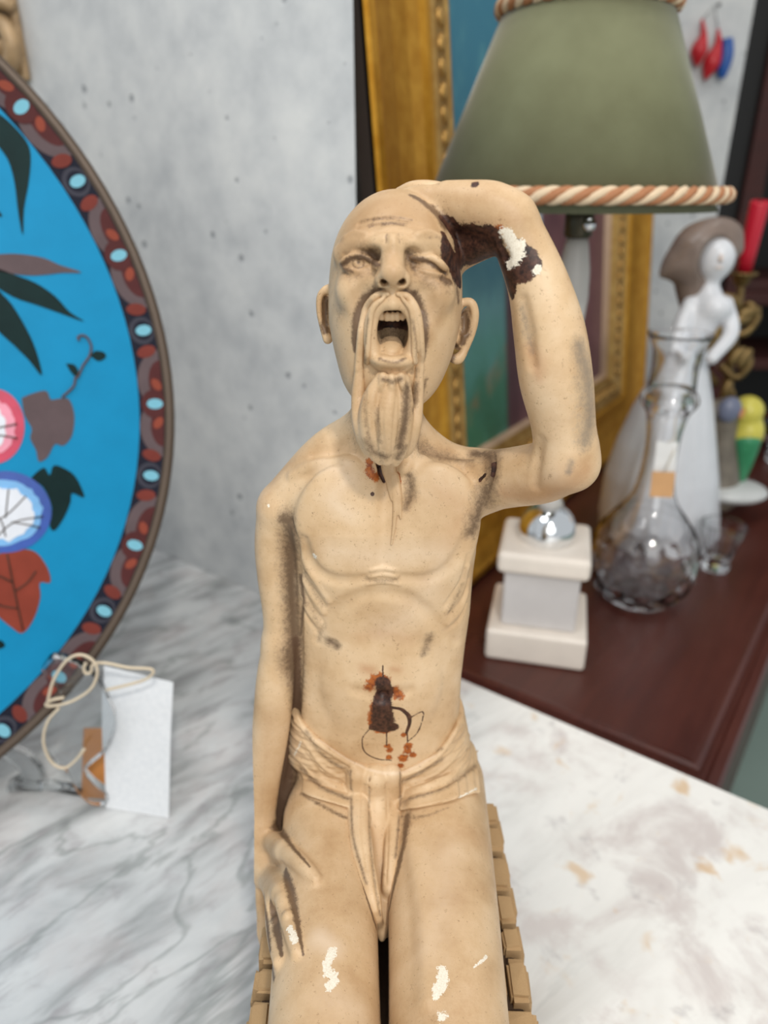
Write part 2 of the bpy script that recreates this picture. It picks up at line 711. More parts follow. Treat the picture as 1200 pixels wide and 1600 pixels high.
def stroke(V, P, r, soft=1.0):
    """1 on a path of points P, falling to 0 at distance r (scalar or per point)"""
    out = np.zeros(len(V))
    P = np.atleast_2d(P)
    r = np.broadcast_to(np.asarray(r, float), (len(P),))
    i = np.nonzero(((V > P.min(0) - r.max()) & (V < P.max(0) + r.max())).all(1))[0]
    if not len(i):
        return out
    q = V[i]
    best = np.zeros(len(q))
    if len(P) == 1:
        best = 1 - np.linalg.norm(q - P[0], axis=1) / r[0]
    for a in range(len(P) - 1):
        ab = P[a + 1] - P[a]
        w = q - P[a]
        t = np.clip(w @ ab / (ab @ ab + 1e-12), 0, 1)
        best = np.maximum(best, 1 - np.linalg.norm(w - t[:, None] * ab, axis=1) / (r[a] + (r[a + 1] - r[a]) * t))
    out[i] = np.clip(best, 0, 1) ** soft
    return out

# ------------------------------------------------------------------ room shell and the two tables
EDGE = np.array([.81, -.59, 0]) / math.hypot(.81, .59)      # back edge of the marble, running towards the right front
DEEP = np.array([.59, .81, 0]) / math.hypot(.81, .59)       # away from us, across that edge
EP = np.array([-.355, 1.003, 0])


def slab_poly(name, pts, z0, z1, mat, parent=None, bevel=.0):
    bm = bmesh.new()
    lo = [bm.verts.new((p[0], p[1], z0)) for p in pts]
    hi = [bm.verts.new((p[0], p[1], z1)) for p in pts]
    n = len(pts)
    bm.faces.new(lo[::-1])
    bm.faces.new(hi)
    for i in range(n):
        j = (i + 1) % n
        bm.faces.new((lo[i], lo[j], hi[j], hi[i]))
    if bevel:
        bmesh.ops.bevel(bm, geom=list(bm.edges), offset=bevel, segments=3, affect='EDGES')
    return bm_to(name, bm, mat, parent)


def build_room():
    conc = concrete()
    FLOOR = -.76
    f = box('floor', (-4, -2.2, FLOOR - .05), (4, 4, FLOOR), plain('grey_green_floor', (150, 170, 160), .5, scale=3))
    tag(f, kind='structure')
    c1 = EP + EDGE * .405
    # the concrete wall behind the marble; its right end turns away behind the gilt frame
    pts = [c1, EP - EDGE * 1.9, EP - EDGE * 1.9 + DEEP * .2, c1 + np.array([-.12, .22, 0]), c1 + np.array([-.085, .15, 0])]
    w = slab_poly('wall_left', pts[::-1], FLOOR, 2.4, conc)
    tag(w, kind='structure')
    w = box('wall_back', (.05, 1.90, FLOOR), (.822, 2.02, 2.4), conc)
    tag(w, kind='structure')
    w = box('wall_far', (-4, 3.4, FLOOR), (4, 3.5, 2.4), plain('dim_wall', (74, 66, 60), .8, scale=2))
    tag(w, kind='structure')
    # marble table
    t = thing('marble_table', 'veined pale grey marble table carrying the figurine and the blue plate', 'table', (-.45, .1, FLOOR))
    o = Vector((.45, -.1, -FLOOR))
    a, b = EP - EDGE * 1.0, EP + EDGE * 1.32
    pts = [a - DEEP * .9, b - DEEP * .9, b, a]
    top = slab_poly('tabletop', pts, -.022, 0, marble(), t, .0015)
    top.location = o
    frame_m = plain('table_iron', (46, 44, 44), .5, .6)
    for p in (a + EDGE * .1 - DEEP * .1, b - EDGE * .1 - DEEP * .1, a + EDGE * .1 - DEEP * .8, b - EDGE * .1 - DEEP * .8):
        l = box('leg', (p[0] - .025, p[1] - .025, FLOOR), (p[0] + .025, p[1] + .025, -.022), frame_m, t, .004)
        l.location = o
    # mahogany sideboard
    A = EP + EDGE * .835 + DEEP * .004
    M = Matrix(((DEEP[0], -EDGE[0], 0, A[0]), (DEEP[1], -EDGE[1], 0, A[1]), (0, 0, 1, FLOOR), (0, 0, 0, 1)))
    s = thing('sideboard', 'dark red mahogany sideboard with moulded top beside the marble table', 'sideboard', matrix=M)
    mah = wood('mahogany', (58, 24, 18), (86, 42, 32), .26)
    L, W, Z = 1.48, .445, -FLOOR
    rings = [(0, -.040), (.004, -.036), (.004, -.030), (0, -.027), (0, -.020), (.003, -.0165), (.012, -.016), (.015, -.0185), (.019, -.0185), (.022, -.012), (.027, -.0100), (.032, -.0105)]
    vs_, fs = [], []
    for d, z in rings:
        vs_ += [(d, d, Z + z), (L - d, d, Z + z), (L - d, W - d, Z + z), (d, W - d, Z + z)]
    for i in range(len(rings) - 1):
        for k in range(4):
            l = (k + 1) % 4
            fs.append((i * 4 + k, i * 4 + l, i * 4 + 4 + l, i * 4 + 4 + k))
    fs += [(3, 2, 1, 0), tuple(range(len(vs_) - 4, len(vs_)))]
    mk('top', vs_, fs, mah, s)
    box('case', (.03, .03, .10), (L - .03, W - .03, Z - .040), mah, s, .003)
    for i in range(3):
        x = .06 + i * .46
        d = box('drawer', (x, .018, Z - .20), (x + .42, .032, Z - .06), mah, s, .003)
    for x in (.06, L - .06):
        for y in (.06, W - .06):
            box('leg', (x - .03, y - .03, 0), (x + .03, y + .03, .10), mah, s, .004)
    # dark bookcase far behind on the right
    t = thing('cabinet', 'dark mahogany cabinet with open shelves far behind on the right', 'cabinet', (.845, 2.15, FLOOR))
    dk = wood('cabinet_wood', (46, 14, 9), (74, 25, 16), .6, 0, 5)
    bl = plain('cabinet_inside', (12, 9, 8), .6)
    W, H = 1.3, 2.5
    box('back_panel', (0, .36, 0), (W, .38, H), bl, t)
    box('side_panel', (0, 0, 0), (.14, .36, H), bl, t, .003)  # near-black slab filling the dark gap left of the stile
    box('side_panel', (W - .05, 0, 0), (W, .36, H), dk, t, .003)
    box('stile', (.14, -.015, 0), (.195, .02, H), dk, t, .004)
    for z in (.45, .80, 1.03, 1.44, 1.90):
        box('shelf', (.14, 0, z - .016), (W - .05, .36, z + .016), dk, t, .004)
    box('rail', (.195, -.012, .975), (W - .05, .012, 1.014), dk, t, .004)
    box('top_board', (-.02, -.03, H), (W + .02, .40, H + .04), dk, t, .006)

# ------------------------------------------------------------------ the figurine
def row(py, xl, xr, dist, front):
    """cross-section of the trunk: outline at a height, depth of its middle and of its front (mm)"""
    a, b = at(xl, py, dist / 1000), at(xr, py, dist / 1000)
    return (a[2], (a[0] + b[0]) / 2, dist / 1000, (b[0] - a[0]) / 2, (dist - front) / 1000)


def K(*rows):
    """rows (px, py, mm away, mm radius) -> (x, y, z, r)"""
    return np.array([list(at(a, b, d / 1000)) + [r / 1000] for a, b, d, r in rows])


def legs(S):
    for hip, knee, r in (((516, 1240), (506, 1660), (27.5, 26, 25)), ((682, 1240), (704, 1660), (29.5, 28.5, 26.5))):
        a, b = at(*hip, 0.338), at(*knee, 0.180)
        m = (a + b) / 2
        b[2] = a[2] = 0.180
        m[2] = 0.181
        S.chain([list(a) + [r[0] / 1000], list(m) + [r[1] / 1000], list(b) + [r[2] / 1000]], 0.004)
        x = b[0]
        S.chain([(x, 0.180, 0.178, 0.024), (x, 0.176, 0.14, 0.019), (x * 1.05, 0.186, 0.10, 0.021), (x * 1.1, 0.188, 0.03, 0.0125), (x * 1.1, 0.186, 0.012, 0.012)], 0.004)
        S.chain([(x * 1.1, 0.190, 0.011, 0.0115), (x * 1.2, 0.150, 0.010, 0.010), (x * 1.25, 0.125, 0.008, 0.008)], 0.004)


def build_body(trunk=False):
    S = Sdf()
    S.loft([row(*q) for q in (
        (1330, 440, 762, 343, 318), (1285, 436, 764, 343, 312), (1220, 446, 748, 342, 311), (1165, 456, 728, 339, 310),
        (1110, 462, 717, 336, 309), (1050, 462, 720, 335, 311), (1000, 463, 726, 335, 311), (950, 464, 733, 335, 309),
        (900, 464, 737, 335, 308), (850, 461, 742, 336, 308), (800, 456, 744, 337, 311), (760, 462, 735, 338, 317),
        (725, 490, 715, 339, 323))[::1]], 0, 2.5)
    if trunk:
        legs(S)
        return S
    # neck and shoulders
    S.chain(K((607, 715, 337, 17.5), (605, 660, 334, 16.0), (610, 590, 331, 16.0)), 0.008)
    S.chain(K((585, 668, 340, 11), (520, 712, 340, 14), (447, 790, 338, 14.0)), 0.012)
    S.chain(K((632, 672, 340, 10), (690, 722, 340, 11.5), (752, 752, 338, 15.5)), 0.010)
    # his right arm, hanging, hand spread on the thigh
    S.chain(K((444, 800, 337, 14.0), (436, 850, 336, 12.8), (435, 900, 334, 11.2), (440, 960, 332, 10.2), (440, 1005, 330, 10.2)), 0.004)
    S.chain(K((440, 1005, 330, 10.2), (432, 1060, 326, 11.2), (423, 1140, 321, 10.6), (413, 1220, 314, 9.2), (408, 1285, 306, 7.8)), 0.005)
    # clay left standing between arm and hip
    S.chain(K((464, 985, 337, 5.0), (464, 1060, 337, 6.0), (456, 1140, 335, 8.0), (448, 1210, 330, 9.0), (440, 1270, 320, 8.0), (438, 1310, 308, 6.0)), 0.002)
    legs(S)
    # chest muscles
    S.bump(534, 822, (0.0225, 0.0075, 0.031), -0.0026, 0.0125)
    S.bump(682, 816, (0.0215, 0.0075, 0.031), -0.0026, 0.0125)
    S.bump(597, 1075, (0.030, 0.008, 0.028), -0.0035, 0.010)
    # raised arm of his left side
    S.chain(K((755, 752, 336, 15.5), (800, 746, 322, 14.6), (848, 738, 308, 14.4), (885, 722, 298, 13.2)), 0.005)
    S.chain(K((884, 716, 298, 13.4), (879, 655, 299, 13.9), (868, 590, 301, 15.4), (858, 520, 304, 14.8), (842, 450, 307, 12.6), (819, 390, 310, 11.2), (797, 345, 312, 10.4)), 0.005)
    S.cap(at(899, 728, .296), at(893, 700, .297), .0085, .0095, 0.006)
    # head
    S.ell(at(618, 432, .322), (.0282, .033, .0345), 0.0)
    S.ell(at(615, 540, .313), (.0252, .0235, .0275), 0.008)
    S.ell(at(617, 490, .316), (.0272, .026, .026), 0.008)
    S.ell(at(608, 590, .306), (.0165, .0155, .0140), 0.010)
    # hand on the crown
    S.chain(K((797, 345, 312, 10.4), (770, 328, 313, 10.6), (735, 322, 316, 9.8), (700, 316, 320, 8.3)), 0.004)
    for k, (a, b, d) in enumerate((((676, 309), (650, 305), 318), ((680, 303), (648, 297), 328), ((684, 302), (652, 296), 338), ((690, 304), (664, 298), 347))):
        S.chain(K((712, 315, d + 2, 5.0), (*a, d + 2, 4.8), (*b, d + 6, 3.8), (b[0] - 22, b[1] + 6, d + 11, 3.0)), 0.002)
    # heel of the hand and thumb going down behind the temple
    S.chain(K((764, 366, 318, 9.0), (738, 378, 323, 9.0), (712, 400, 328, 7.5), (700, 425, 331, 5.5)), 0.003)
    return S


def build_face(S):
    # ears
    S.ell(at(724, 513, .326), (.0040, .0065, .0100), 0.002, rot=(0, .28, 0))
    S.chain(K((716, 484, 323, 1.7), (724, 473, 322, 1.9), (737, 474, 321, 1.9), (742, 492, 321, 1.9), (738, 517, 322, 1.8), (728, 543, 322, 1.7), (717, 560, 321, 2.4), (708, 560, 320, 2.0)), 0.0012, smooth=3)
    S.chain(K((722, 500, 322, 1.0), (728, 520, 321, 1.1), (720, 540, 321, 1.1)), 0.001, smooth=3)
    S.ell(at(727, 503, .319), (.0023, .0045, .0060), 0.001, True)
    S.ell(at(717, 522, .318), (.0018, .0045, .0050), 0.001, True)
    S.ell(at(510, 492, .326), (.0036, .006, .0105), 0.002, rot=(0, -.1, 0))
    S.chain(K((520, 455, 322, 1.7), (511, 452, 321, 1.9), (501, 464, 321, 1.8), (500, 488, 321, 1.6), (505, 512, 321, 1.6), (512, 530, 320, 2.2)), 0.0012, smooth=3)
    S.ell(at(508, 486, .319), (.0018, .0045, .0068), 0.001, True)
    # brow, sockets, cheeks
    S.line([(533, 396), (552, 381), (575, 380), (594, 390)], .0042, -.0012, .004)
    S.line([(640, 388), (655, 376), (676, 378), (692, 388)], .0042, -.0012, .004)
    S.line([(601, 372), (612, 366), (624, 371)], .0035, -.0018, .004)
    S.bump(583, 399, (.0050, .0058, .0032), .0010, .0025, True)
    S.bump(644, 400, (.0046, .0058, .0038), .0010, .0025, True)
    S.bump(562, 414, (.0070, .004, .0030), .0014, .003, True)
    S.bump(668, 416, (.0070, .004, .0032), .0016, .003, True)
    S.bump(548, 455, (.0075, .006, .0065), -.0028, .006)
    S.bump(688, 458, (.0075, .006, .0065), -.0028, .006)
    S.bump(566, 478, (.0040, .004, .0080), .0012, .004, True)
    S.bump(663, 478, (.0040, .004, .0080), .0012, .004, True)
    # nose
    S.line([(613, 378), (613, 395), (612, 415)], (.0030, .0034, .0042), .0006, .003)
    p, n = S.trace([(613, 440)])
    tip = at(613, 428, p[0][1] - .0048)
    S.cap(at(613, 405, p[0][1] + .001), tip, .0036, .0048, .0025)
    S.ell(at(599, 437, tip[1] + .0030), (.0036, .0042, .0035), .002)
    S.ell(at(628, 437, tip[1] + .0030), (.0036, .0042, .0035), .002)
    S.cap(at(600, 444, tip[1] - .002), at(602, 434, tip[1] + .005), .0019, .0014, .0008, True)
    S.cap(at(628, 444, tip[1] - .002), at(626, 434, tip[1] + .005), .0019, .0014, .0008, True)
    S.line([(613, 450), (613, 462)], .0026, .0004, .002)
    # eye on the left of the picture: open
    S.bump(560, 412, (.0062, .0045, .0040), -.0012, .0008)
    S.line([(535, 413), (545, 404), (560, 400), (575, 404), (592, 413)], (.0009, .0014, .0016, .0015, .0010), .0009, .0007)
    S.line([(538, 398), (552, 392), (570, 394), (586, 403)], .0006, .0002, .0010, True)
    S.line([(536, 416), (548, 423), (562, 425), (578, 421), (591, 415)], (.0007, .0010, .0011, .0010, .0007), .0004, .0010)
    c = [(560 + 10 * math.cos(a), 411 + 9 * math.sin(a)) for a in np.linspace(0, 2 * math.pi, 9)]
    S.line(c, .00045, .0, .0003, True, 3)
    S.bump(560, 410, .0009, .0003, .0004, True)
    S.line([(532, 421), (540, 426), (545, 434)], .0004, 0, .0006, True)
    # eye on the right: screwed shut
    S.bump(666, 416, (.0068, .0038, .0036), -.0012, .001)
    S.line([(642, 404), (656, 402), (672, 405), (688, 415), (697, 426)], (.0009, .0015, .0017, .0015, .0010), .0010, .0007)
    S.line([(643, 408), (657, 407), (672, 411), (687, 421), (696, 430)], .0005, .0002, .0005, True)
    S.line([(648, 420), (662, 424), (678, 428), (694, 432)], (.0006, .0009, .0010, .0007), .0004, .0008)
    S.line([(650, 430), (668, 436), (690, 437)], .0004, 0, .0006, True)
    for e in (((694, 427), (706, 424), (712, 420)), ((694, 431), (704, 434), (712, 440)), ((690, 436), (700, 443), (706, 452))):
        S.line(e, .0005, 0, .0006, True)
    # forehead creases and frown
    for e in (((560, 350), (585, 343), (612, 341), (645, 345)), ((556, 358), (590, 352), (625, 350), (660, 356)), ((575, 366), (598, 361), (622, 360), (642, 364)), ((604, 368), (603, 378)), ((623, 368), (625, 378))):
        S.line(e, .00055, 0, .0012, True)
    S.line([(537, 372), (552, 364), (572, 364)], .0012, -.0003, .0015)
    S.line([(652, 366), (672, 362), (692, 372)], .0012, -.0003, .0015)
    # lips and open mouth
    S.line([(598, 452), (580, 462), (570, 482)], .0006, 0, .0015, True)
    S.line([(632, 452), (648, 464), (657, 484)], .0006, 0, .0015, True)
    ring = [(613, 472), (596, 477), (586, 492), (581, 515), (581, 540), (588, 560), (600, 570), (614, 573), (630, 570), (641, 557), (646, 535), (645, 510), (639, 488), (629, 476), (613, 472)]
    S.line(ring, .0028, .0009, .0022, sub4=3)
    S.bump(614, 566, (.0080, .0040, .0028), .0006, .002)
    p, n = S.trace([(614, 520)])
    m = p[0]
    S.ell(m + np.array([0, .004, .0003]), (.0064, .0125, .0104), .0012, True)
    S.line([(592, 585), (612, 588), (634, 585)], .0012, .0003, .002, True)
    S.bump(612, 598, (.0080, .005, .0045), .0005, .003)
    # teeth and tongue inside
    up = at(613, 495, m[1] + .0025)
    for i in (-2, -1, 0, 1, 2):
        S.ell(up + np.array([i * .0021, .0004 * i * i, 0]), (.0013, .0012, .0021), .0004)
    tg = at(611, 541, m[1] + .0055)
    S.ell(tg, (.0048, .0070, .0030), .001, rot=(.35, 0, 0))
    S.ell(at(612, 549, m[1] + .0010), (.0028, .0022, .0014), .0008)
    return m


def build_trunk_detail(S):
    # lower edge of the chest, rib arch, ribs
    S.line([(474, 845), (482, 874), (500, 896), (530, 907), (572, 904)], (.0018, .0028, .0028, .0022, .001), .0008, .004, True)
    S.line([(628, 903), (664, 905), (694, 893), (716, 868), (730, 836)], (.001, .0024, .0028, .0026, .0016), .0008, .004, True)
    S.line([(603, 730), (600, 800), (598, 880)], (.0010, .0014, .0012), .0012, .005, True)
    for y, a, b in ((889, 580, 617), (899, 577, 620), (911, 574, 624), (924, 578, 620)):
        S.line([(a, y + 2), ((a + b) / 2, y - 1), (b, y + 2)], .0008, -.0001, .0012)
    S.line([(497, 1000), (505, 975), (525, 952), (560, 933), (600, 926), (640, 936), (672, 962), (694, 990), (712, 1004)], (.0012, .002, .0022, .0020, .0012, .0020, .0022, .002, .001), .0013, .0050, True)
    for e in (((474, 892), (488, 918), (508, 948)), ((470, 912), (484, 944), (504, 970)), ((470, 944), (480, 966), (496, 988))):
        S.line(e, (.0007, .0011, .0006), .0003, .002, True)
    for e in (((480, 890), (497, 915), (514, 940)), ((472, 902), (486, 930), (506, 958)), ((470, 930), (482, 956), (500, 978))):
        S.line(e, .0011, -.0006, .002)
    for e in (((732, 868), (722, 905), (696, 945)), ((732, 905), (724, 935), (702, 962)), ((728, 945), (718, 968), (700, 984))):
        S.line(e, (.0007, .0011, .0006), .0003, .002, True)
    for e in (((731, 885), (722, 922), (698, 954)), ((730, 925), (721, 952), (700, 974))):
        S.line(e, .0011, -.0006, .002)
    # belly: pits, navel fold
    S.bump(521, 1004, (.0026, .003, .0022), .0016, .002, True)
    S.bump(667, 1006, (.0024, .003, .0034), .0020, .003, True)
    S.line([(556, 1080), (578, 1085), (598, 1088), (618, 1084), (640, 1080)], (.0004, .0014, .0022, .0014, .0004), .0012, .006, True)
    S.bump(598, 1088, (.0034, .004, .0030), .0010, .003, True)
    # collar bones and the hollows of the neck
    S.line([(455, 742), (500, 722), (545, 722), (580, 738)], (.001, .0022, .0022, .0012), -.0008, .004)
    S.line([(636, 730), (665, 716), (705, 720), (748, 726)], (.0012, .0022, .0022, .001), -.0008, .004)
    S.line([(655, 690), (672, 706), (706, 712), (738, 712)], (.0022, .003, .0026, .001), .0012, .004, True)
    S.line([(546, 690), (520, 706), (490, 712)], (.0016, .0022, .001), .0012, .004, True)
    S.line([(636, 742), (640, 765), (634, 790)], (.0016, .0022, .0008), .0008, .002, True)
    for e in (((560, 660), (572, 700), (584, 730)), ((652, 650), (645, 700), (632, 735))):
        S.line(e, .0022, -.0006, .003)
    # hole left of the beard tip
    S.line([(590, 718), (595, 735), (600, 752)], (.0014, .0022, .0010), .0002, .0008, True)
    # seam between raised arm and shoulder, cracks
    S.line([(752, 706), (770, 708), (772, 735), (762, 765)], (.0004, .0008, .0010, .0005), 0, .0008, True)
    S.line([(735, 758), (748, 750), (756, 742), (768, 733)], .0004, 0, .0004, True)
    # broken wrist: a shallow step
    S.line([(775, 364), (790, 400), (800, 455)], (.003, .0045, .001), .0032, .001, True)
    S.line([(842, 438), (846, 420), (856, 428)], .0003, 0, .0003, True)
    # arm muscles
    S.line([(818, 470), (826, 520), (832, 570)], (.0008, .0020, .0010), .0008, .004, True)
    S.line([(846, 690), (840, 716), (836, 760)], (.001, .002, .0006), .0010, .004, True)
    # groove between hanging arm and flank
    S.line([(456, 815), (466, 860), (470, 930), (470, 1000), (467, 1080), (462, 1150), (452, 1220), (440, 1285)], (.001, .0016, .0016, .0018, .0020, .0028, .0036, .0020), .0006, .002, True)
    # knees: bony planes
    S.line([(640, 1300), (660, 1420), (668, 1560)], .003, -.0024, .006)


def build_hand(S):
    """his right hand, resting on the thigh"""
    def on(pts, lift):
        P, N = S.trace([q[:2] for q in pts])
        return [list(p + n * lift * q[2] / 1000) + [q[2] / 1000] for p, n, q in zip(P, N, pts)]
    fingers = [on([(447, 1330, 5.0), (466, 1346, 4.6), (482, 1362, 4.0), (493, 1374, 3.0)], .18),
               on([(440, 1396, 4.5), (449, 1430, 4.2), (458, 1462, 3.8), (464, 1486, 3.0)], .05),
               on([(426, 1402, 4.4), (427, 1440, 4.1), (431, 1474, 3.7), (436, 1502, 3.0)], .0)]
    S.chain(K((408, 1285, 306, 7.8), (416, 1325, 298, 8.0), (424, 1362, 289, 7.6), (432, 1392, 281, 6.0)), 0.004)
    S.chain(K((407, 1290, 305, 7.2), (408, 1330, 298, 7.0), (413, 1370, 290, 6.6)), 0.004)
    S.chain(K((416, 1310, 301, 6.0), (436, 1322, 296, 5.4)), 0.004)
    for f, p in zip(fingers, ((422, 1312, .301, .0064), (425, 1366, .290, .0058), (417, 1370, .291, .0054))):
        S.chain([list(at(*p[:3])) + [p[3]]] + f, 0.0030, smooth=3)
    S.chain(K((410, 1380, 290, 4.6), (412, 1424, 283, 4.2), (418, 1466, 274, 3.8), (424, 1496, 267, 3.2)), 0.0016, smooth=3)
    S.chain(K((403, 1350, 296, 4.2), (404, 1400, 290, 3.8), (408, 1446, 283, 3.4), (414, 1478, 277, 2.8)), 0.0016, smooth=3)
    S.chain([list(fingers[0][0][:3]) + [.0045], list(at(434, 1352, .291)) + [.0055], list(fingers[1][0][:3]) + [.0045]], 0.004)
    for x, y in ((449, 1428), (430, 1438)):
        S.bump(x, y, .0026, -.0012, .0015)
    S.line([(490, 1364), (496, 1368), (495, 1375)], .0003, 0, .0003, True)


def build_cloth(B):
    W = build_body(True)      # trunk and thighs without the arms
    up = [(466, 1116), (474, 1126), (498, 1152), (545, 1184), (590, 1203), (630, 1203), (680, 1176), (706, 1140), (714, 1124)]
    lo = [(458, 1228), (480, 1243), (545, 1262), (625, 1266), (690, 1256), (738, 1240)]
    pu, pl = W.trace(up)[0], W.trace(lo)[0]
    pu[0, 2] += .002
    ctr = np.array([at(600, 1190, .338)[0], .338, .215])

    def band(p):
        x = p[:, 0]
        zu, gl = np.interp(x, pu[:, 0], pu[:, 2]), np.interp(x, pl[:, 0], pl[:, 2] + pl[:, 1])
        wob = .0004 * np.sin(p[:, 2] * 900 + x * 120) + .0003 * np.sin(p[:, 2] * 1700 - x * 300)
        d = np.abs(W(p) - .0006) - .0022 - wob
        e = np.maximum(np.maximum(p[:, 2] - zu, zu - .042 - p[:, 2]) * .8, (gl - p[:, 2] - p[:, 1]) * .7)
        h = np.maximum(.0018 - np.abs(d - e), 0)
        return np.maximum(d, e) + h * h / .0072
    C = Sdf()
    C.fn(band, ctr, .085)
    for s, r in (([(468, 1123), (498, 1155), (545, 1187), (590, 1206), (630, 1206), (680, 1179), (716, 1126)], .0014),):
        P, N = W.trace(spline(s, 4))
        C.polyline(P + N * .0024, r, .0012)
    for s in ([(476, 1142), (505, 1180), (546, 1206)], [(478, 1168), (508, 1208), (546, 1228)], [(466, 1200), (500, 1228), (545, 1246)],
              [(722, 1140), (690, 1186), (628, 1222)], [(732, 1160), (690, 1205), (628, 1238)], [(748, 1190), (700, 1228), (628, 1252)], [(716, 1150), (672, 1192), (630, 1212)]):
        P, N = W.trace(spline(s, 4))
        C.polyline(P + N * .0030, np.interp(np.linspace(0, 1, len(P)), (0, .5, 1), (.0004, .0014, .0006)), .0014, True)
    for s in ([(478, 1154), (508, 1194), (546, 1217)], [(472, 1186), (505, 1220), (546, 1238)], [(728, 1150), (690, 1196), (630, 1230)], [(742, 1176), (700, 1217), (630, 1245)]):
        P, N = W.trace(spline(s, 4))
        C.polyline(P + N * .0022, np.interp(np.linspace(0, 1, len(P)), (0, .5, 1), (.0005, .0013, .0008)), .0012)
    # hanging flap
    T = Sdf()
    T.ops = list(B.ops)
    T.chain([list(at(x, y, d)) + [r] for x, y, d, r in ((588, 1225, .322, .012), (590, 1290, .304, .012), (594, 1370, .279, .010), (598, 1450, .250, .006))], .004)
    for s, r in (([(558, 1206), (560, 1270), (566, 1330), (582, 1400), (596, 1458)], (6.4, 6.8, 6.4, 4.4, 1.6)),
                 ([(586, 1212), (590, 1280), (592, 1350), (596, 1420), (597, 1462)], (8.5, 9.5, 9.0, 5.0, 1.6)),
                 ([(612, 1206), (616, 1270), (614, 1330), (606, 1400), (599, 1458)], (5.4, 5.8, 5.2, 3.6, 1.4))):
        q = spline(s, 4)
        P, N = T.trace(q)
        rr = np.interp(np.linspace(0, 1, len(q)), np.linspace(0, 1, len(r)), r) / 1000
        C.polyline(P + np.array([0, -.0022, .0012]), rr, .0016)
    C.chain([list(at(x, y, d)) + [r] for x, y, d, r in ((588, 1225, .322, .011), (590, 1290, .304, .011), (594, 1370, .279, .009), (598, 1450, .250, .005))], .002)
    for s in ([(578, 1212), (577, 1290), (584, 1370), (594, 1430)], [(604, 1225), (606, 1300), (603, 1380)], [(566, 1240), (566, 1300), (573, 1360)]):
        P, N = C.trace(spline(s, 3))
        C.polyline(P, .0005, .0010, True)
    return C


def build_beard(B, m):
    C = Sdf()
    L = [(607, 460, 1.0), (590, 464, 1.5), (573, 486, 1.7), (565, 530, 1.7), (562, 575, 1.8)]
    R = [(620, 460, 1.0), (636, 466, 1.5), (650, 490, 1.7), (655, 530, 1.7), (655, 575, 1.8)]
    L2 = [(600, 467, .8), (583, 484, 1.2), (577, 520, 1.2), (575, 565, 1.3)]
    R2 = [(628, 468, .8), (642, 486, 1.1), (647, 520, 1.2), (647, 565, 1.2)]
    ends = {}
    for nm, q in (('L', L), ('R', R), ('L2', L2), ('R2', R2)):
        s = spline(q, 4)
        P, N = B.trace(s[:, :2])
        C.polyline(P + N * .0006, s[:, 2] / 1000, .0008)
        ends[nm] = P[-1]
    d0, d1 = ends['L'][1] * 1e3, ends['R'][1] * 1e3
    f = B.trace([(610, 596)])[0][0][1] * 1e3
    for pts in ([(562, 575, d0, 2.0), (560, 620, d0 - 1, 3.0), (564, 665, f + 4, 3.6), (574, 698, f + 6, 3.0), (582, 712, f + 8, 1.6)],
                [(655, 575, d1, 2.0), (652, 625, d1 - 1, 2.6), (648, 665, f + 4, 2.8), (640, 698, f + 7, 2.4), (632, 712, f + 9, 1.4)],
                [(594, 590, f + 2.2, 2.2), (580, 630, f + 1, 4.4), (578, 675, f + 2, 4.8), (587, 706, f + 4, 3.6), (594, 720, f + 6, 2.0)],
                [(613, 592, f + 2.2, 2.8), (605, 642, f - .5, 5.2), (603, 685, f + .5, 5.0), (604, 716, f + 4, 3.2)],
                [(632, 592, f + 2.2, 2.2), (632, 636, f + 1, 3.8), (628, 680, f + 2, 4.0), (624, 706, f + 4, 3.2), (618, 722, f + 6, 2.0)],
                [(592, 625, f + 6, 5.0), (588, 695, f + 8, 5.6)], [(620, 625, f + 6, 5.0), (624, 695, f + 8, 5.0)], [(606, 610, f + 6, 6.0), (604, 706, f + 8, 5.0)]):
        C.chain(K(*pts), .0010, smooth=4)
    # tufts of the lower lip
    for pts in ([(600, 590), (597, 604), (592, 616)], [(612, 592), (612, 608), (610, 622)], [(625, 590), (628, 604), (632, 614)]):
        P, N = B.trace(spline(pts, 3))
        C.polyline(P + N * .0012, np.linspace(.0018, .0008, len(P)), .001)
    # wispy ends lying on the chest
    for pts in ([(600, 716), (602, 735), (606, 752), (612, 780)], [(612, 716), (614, 745), (618, 780), (616, 820), (612, 850)], [(606, 714), (609, 745), (612, 770)], [(618, 745), (624, 775), (626, 810)]):
        P, N = B.trace(spline(pts, 4))
        C.polyline(P + N * .0004, np.linspace(.0022, .0006, len(P)), .0015)
    # combed lines
    for pts in ([(572, 610), (570, 650), (580, 700)], [(590, 612), (590, 660), (598, 712)], [(620, 612), (616, 660), (612, 712)], [(640, 605), (636, 650), (626, 705)],
                [(598, 640), (597, 670), (601, 705)], [(581, 640), (585, 670), (590, 700)], [(629, 640), (625, 672), (619, 700)], [(568, 500), (563, 560), (561, 620)], [(652, 505), (655, 560), (650, 630)]):
        P, N = C.trace(spline(pts, 4))
        C.polyline(P + N * .0002, np.interp(np.linspace(0, 1, len(P)), (0, .5, 1), (.0003, .0007, .0004)), .0009, True)
    return C


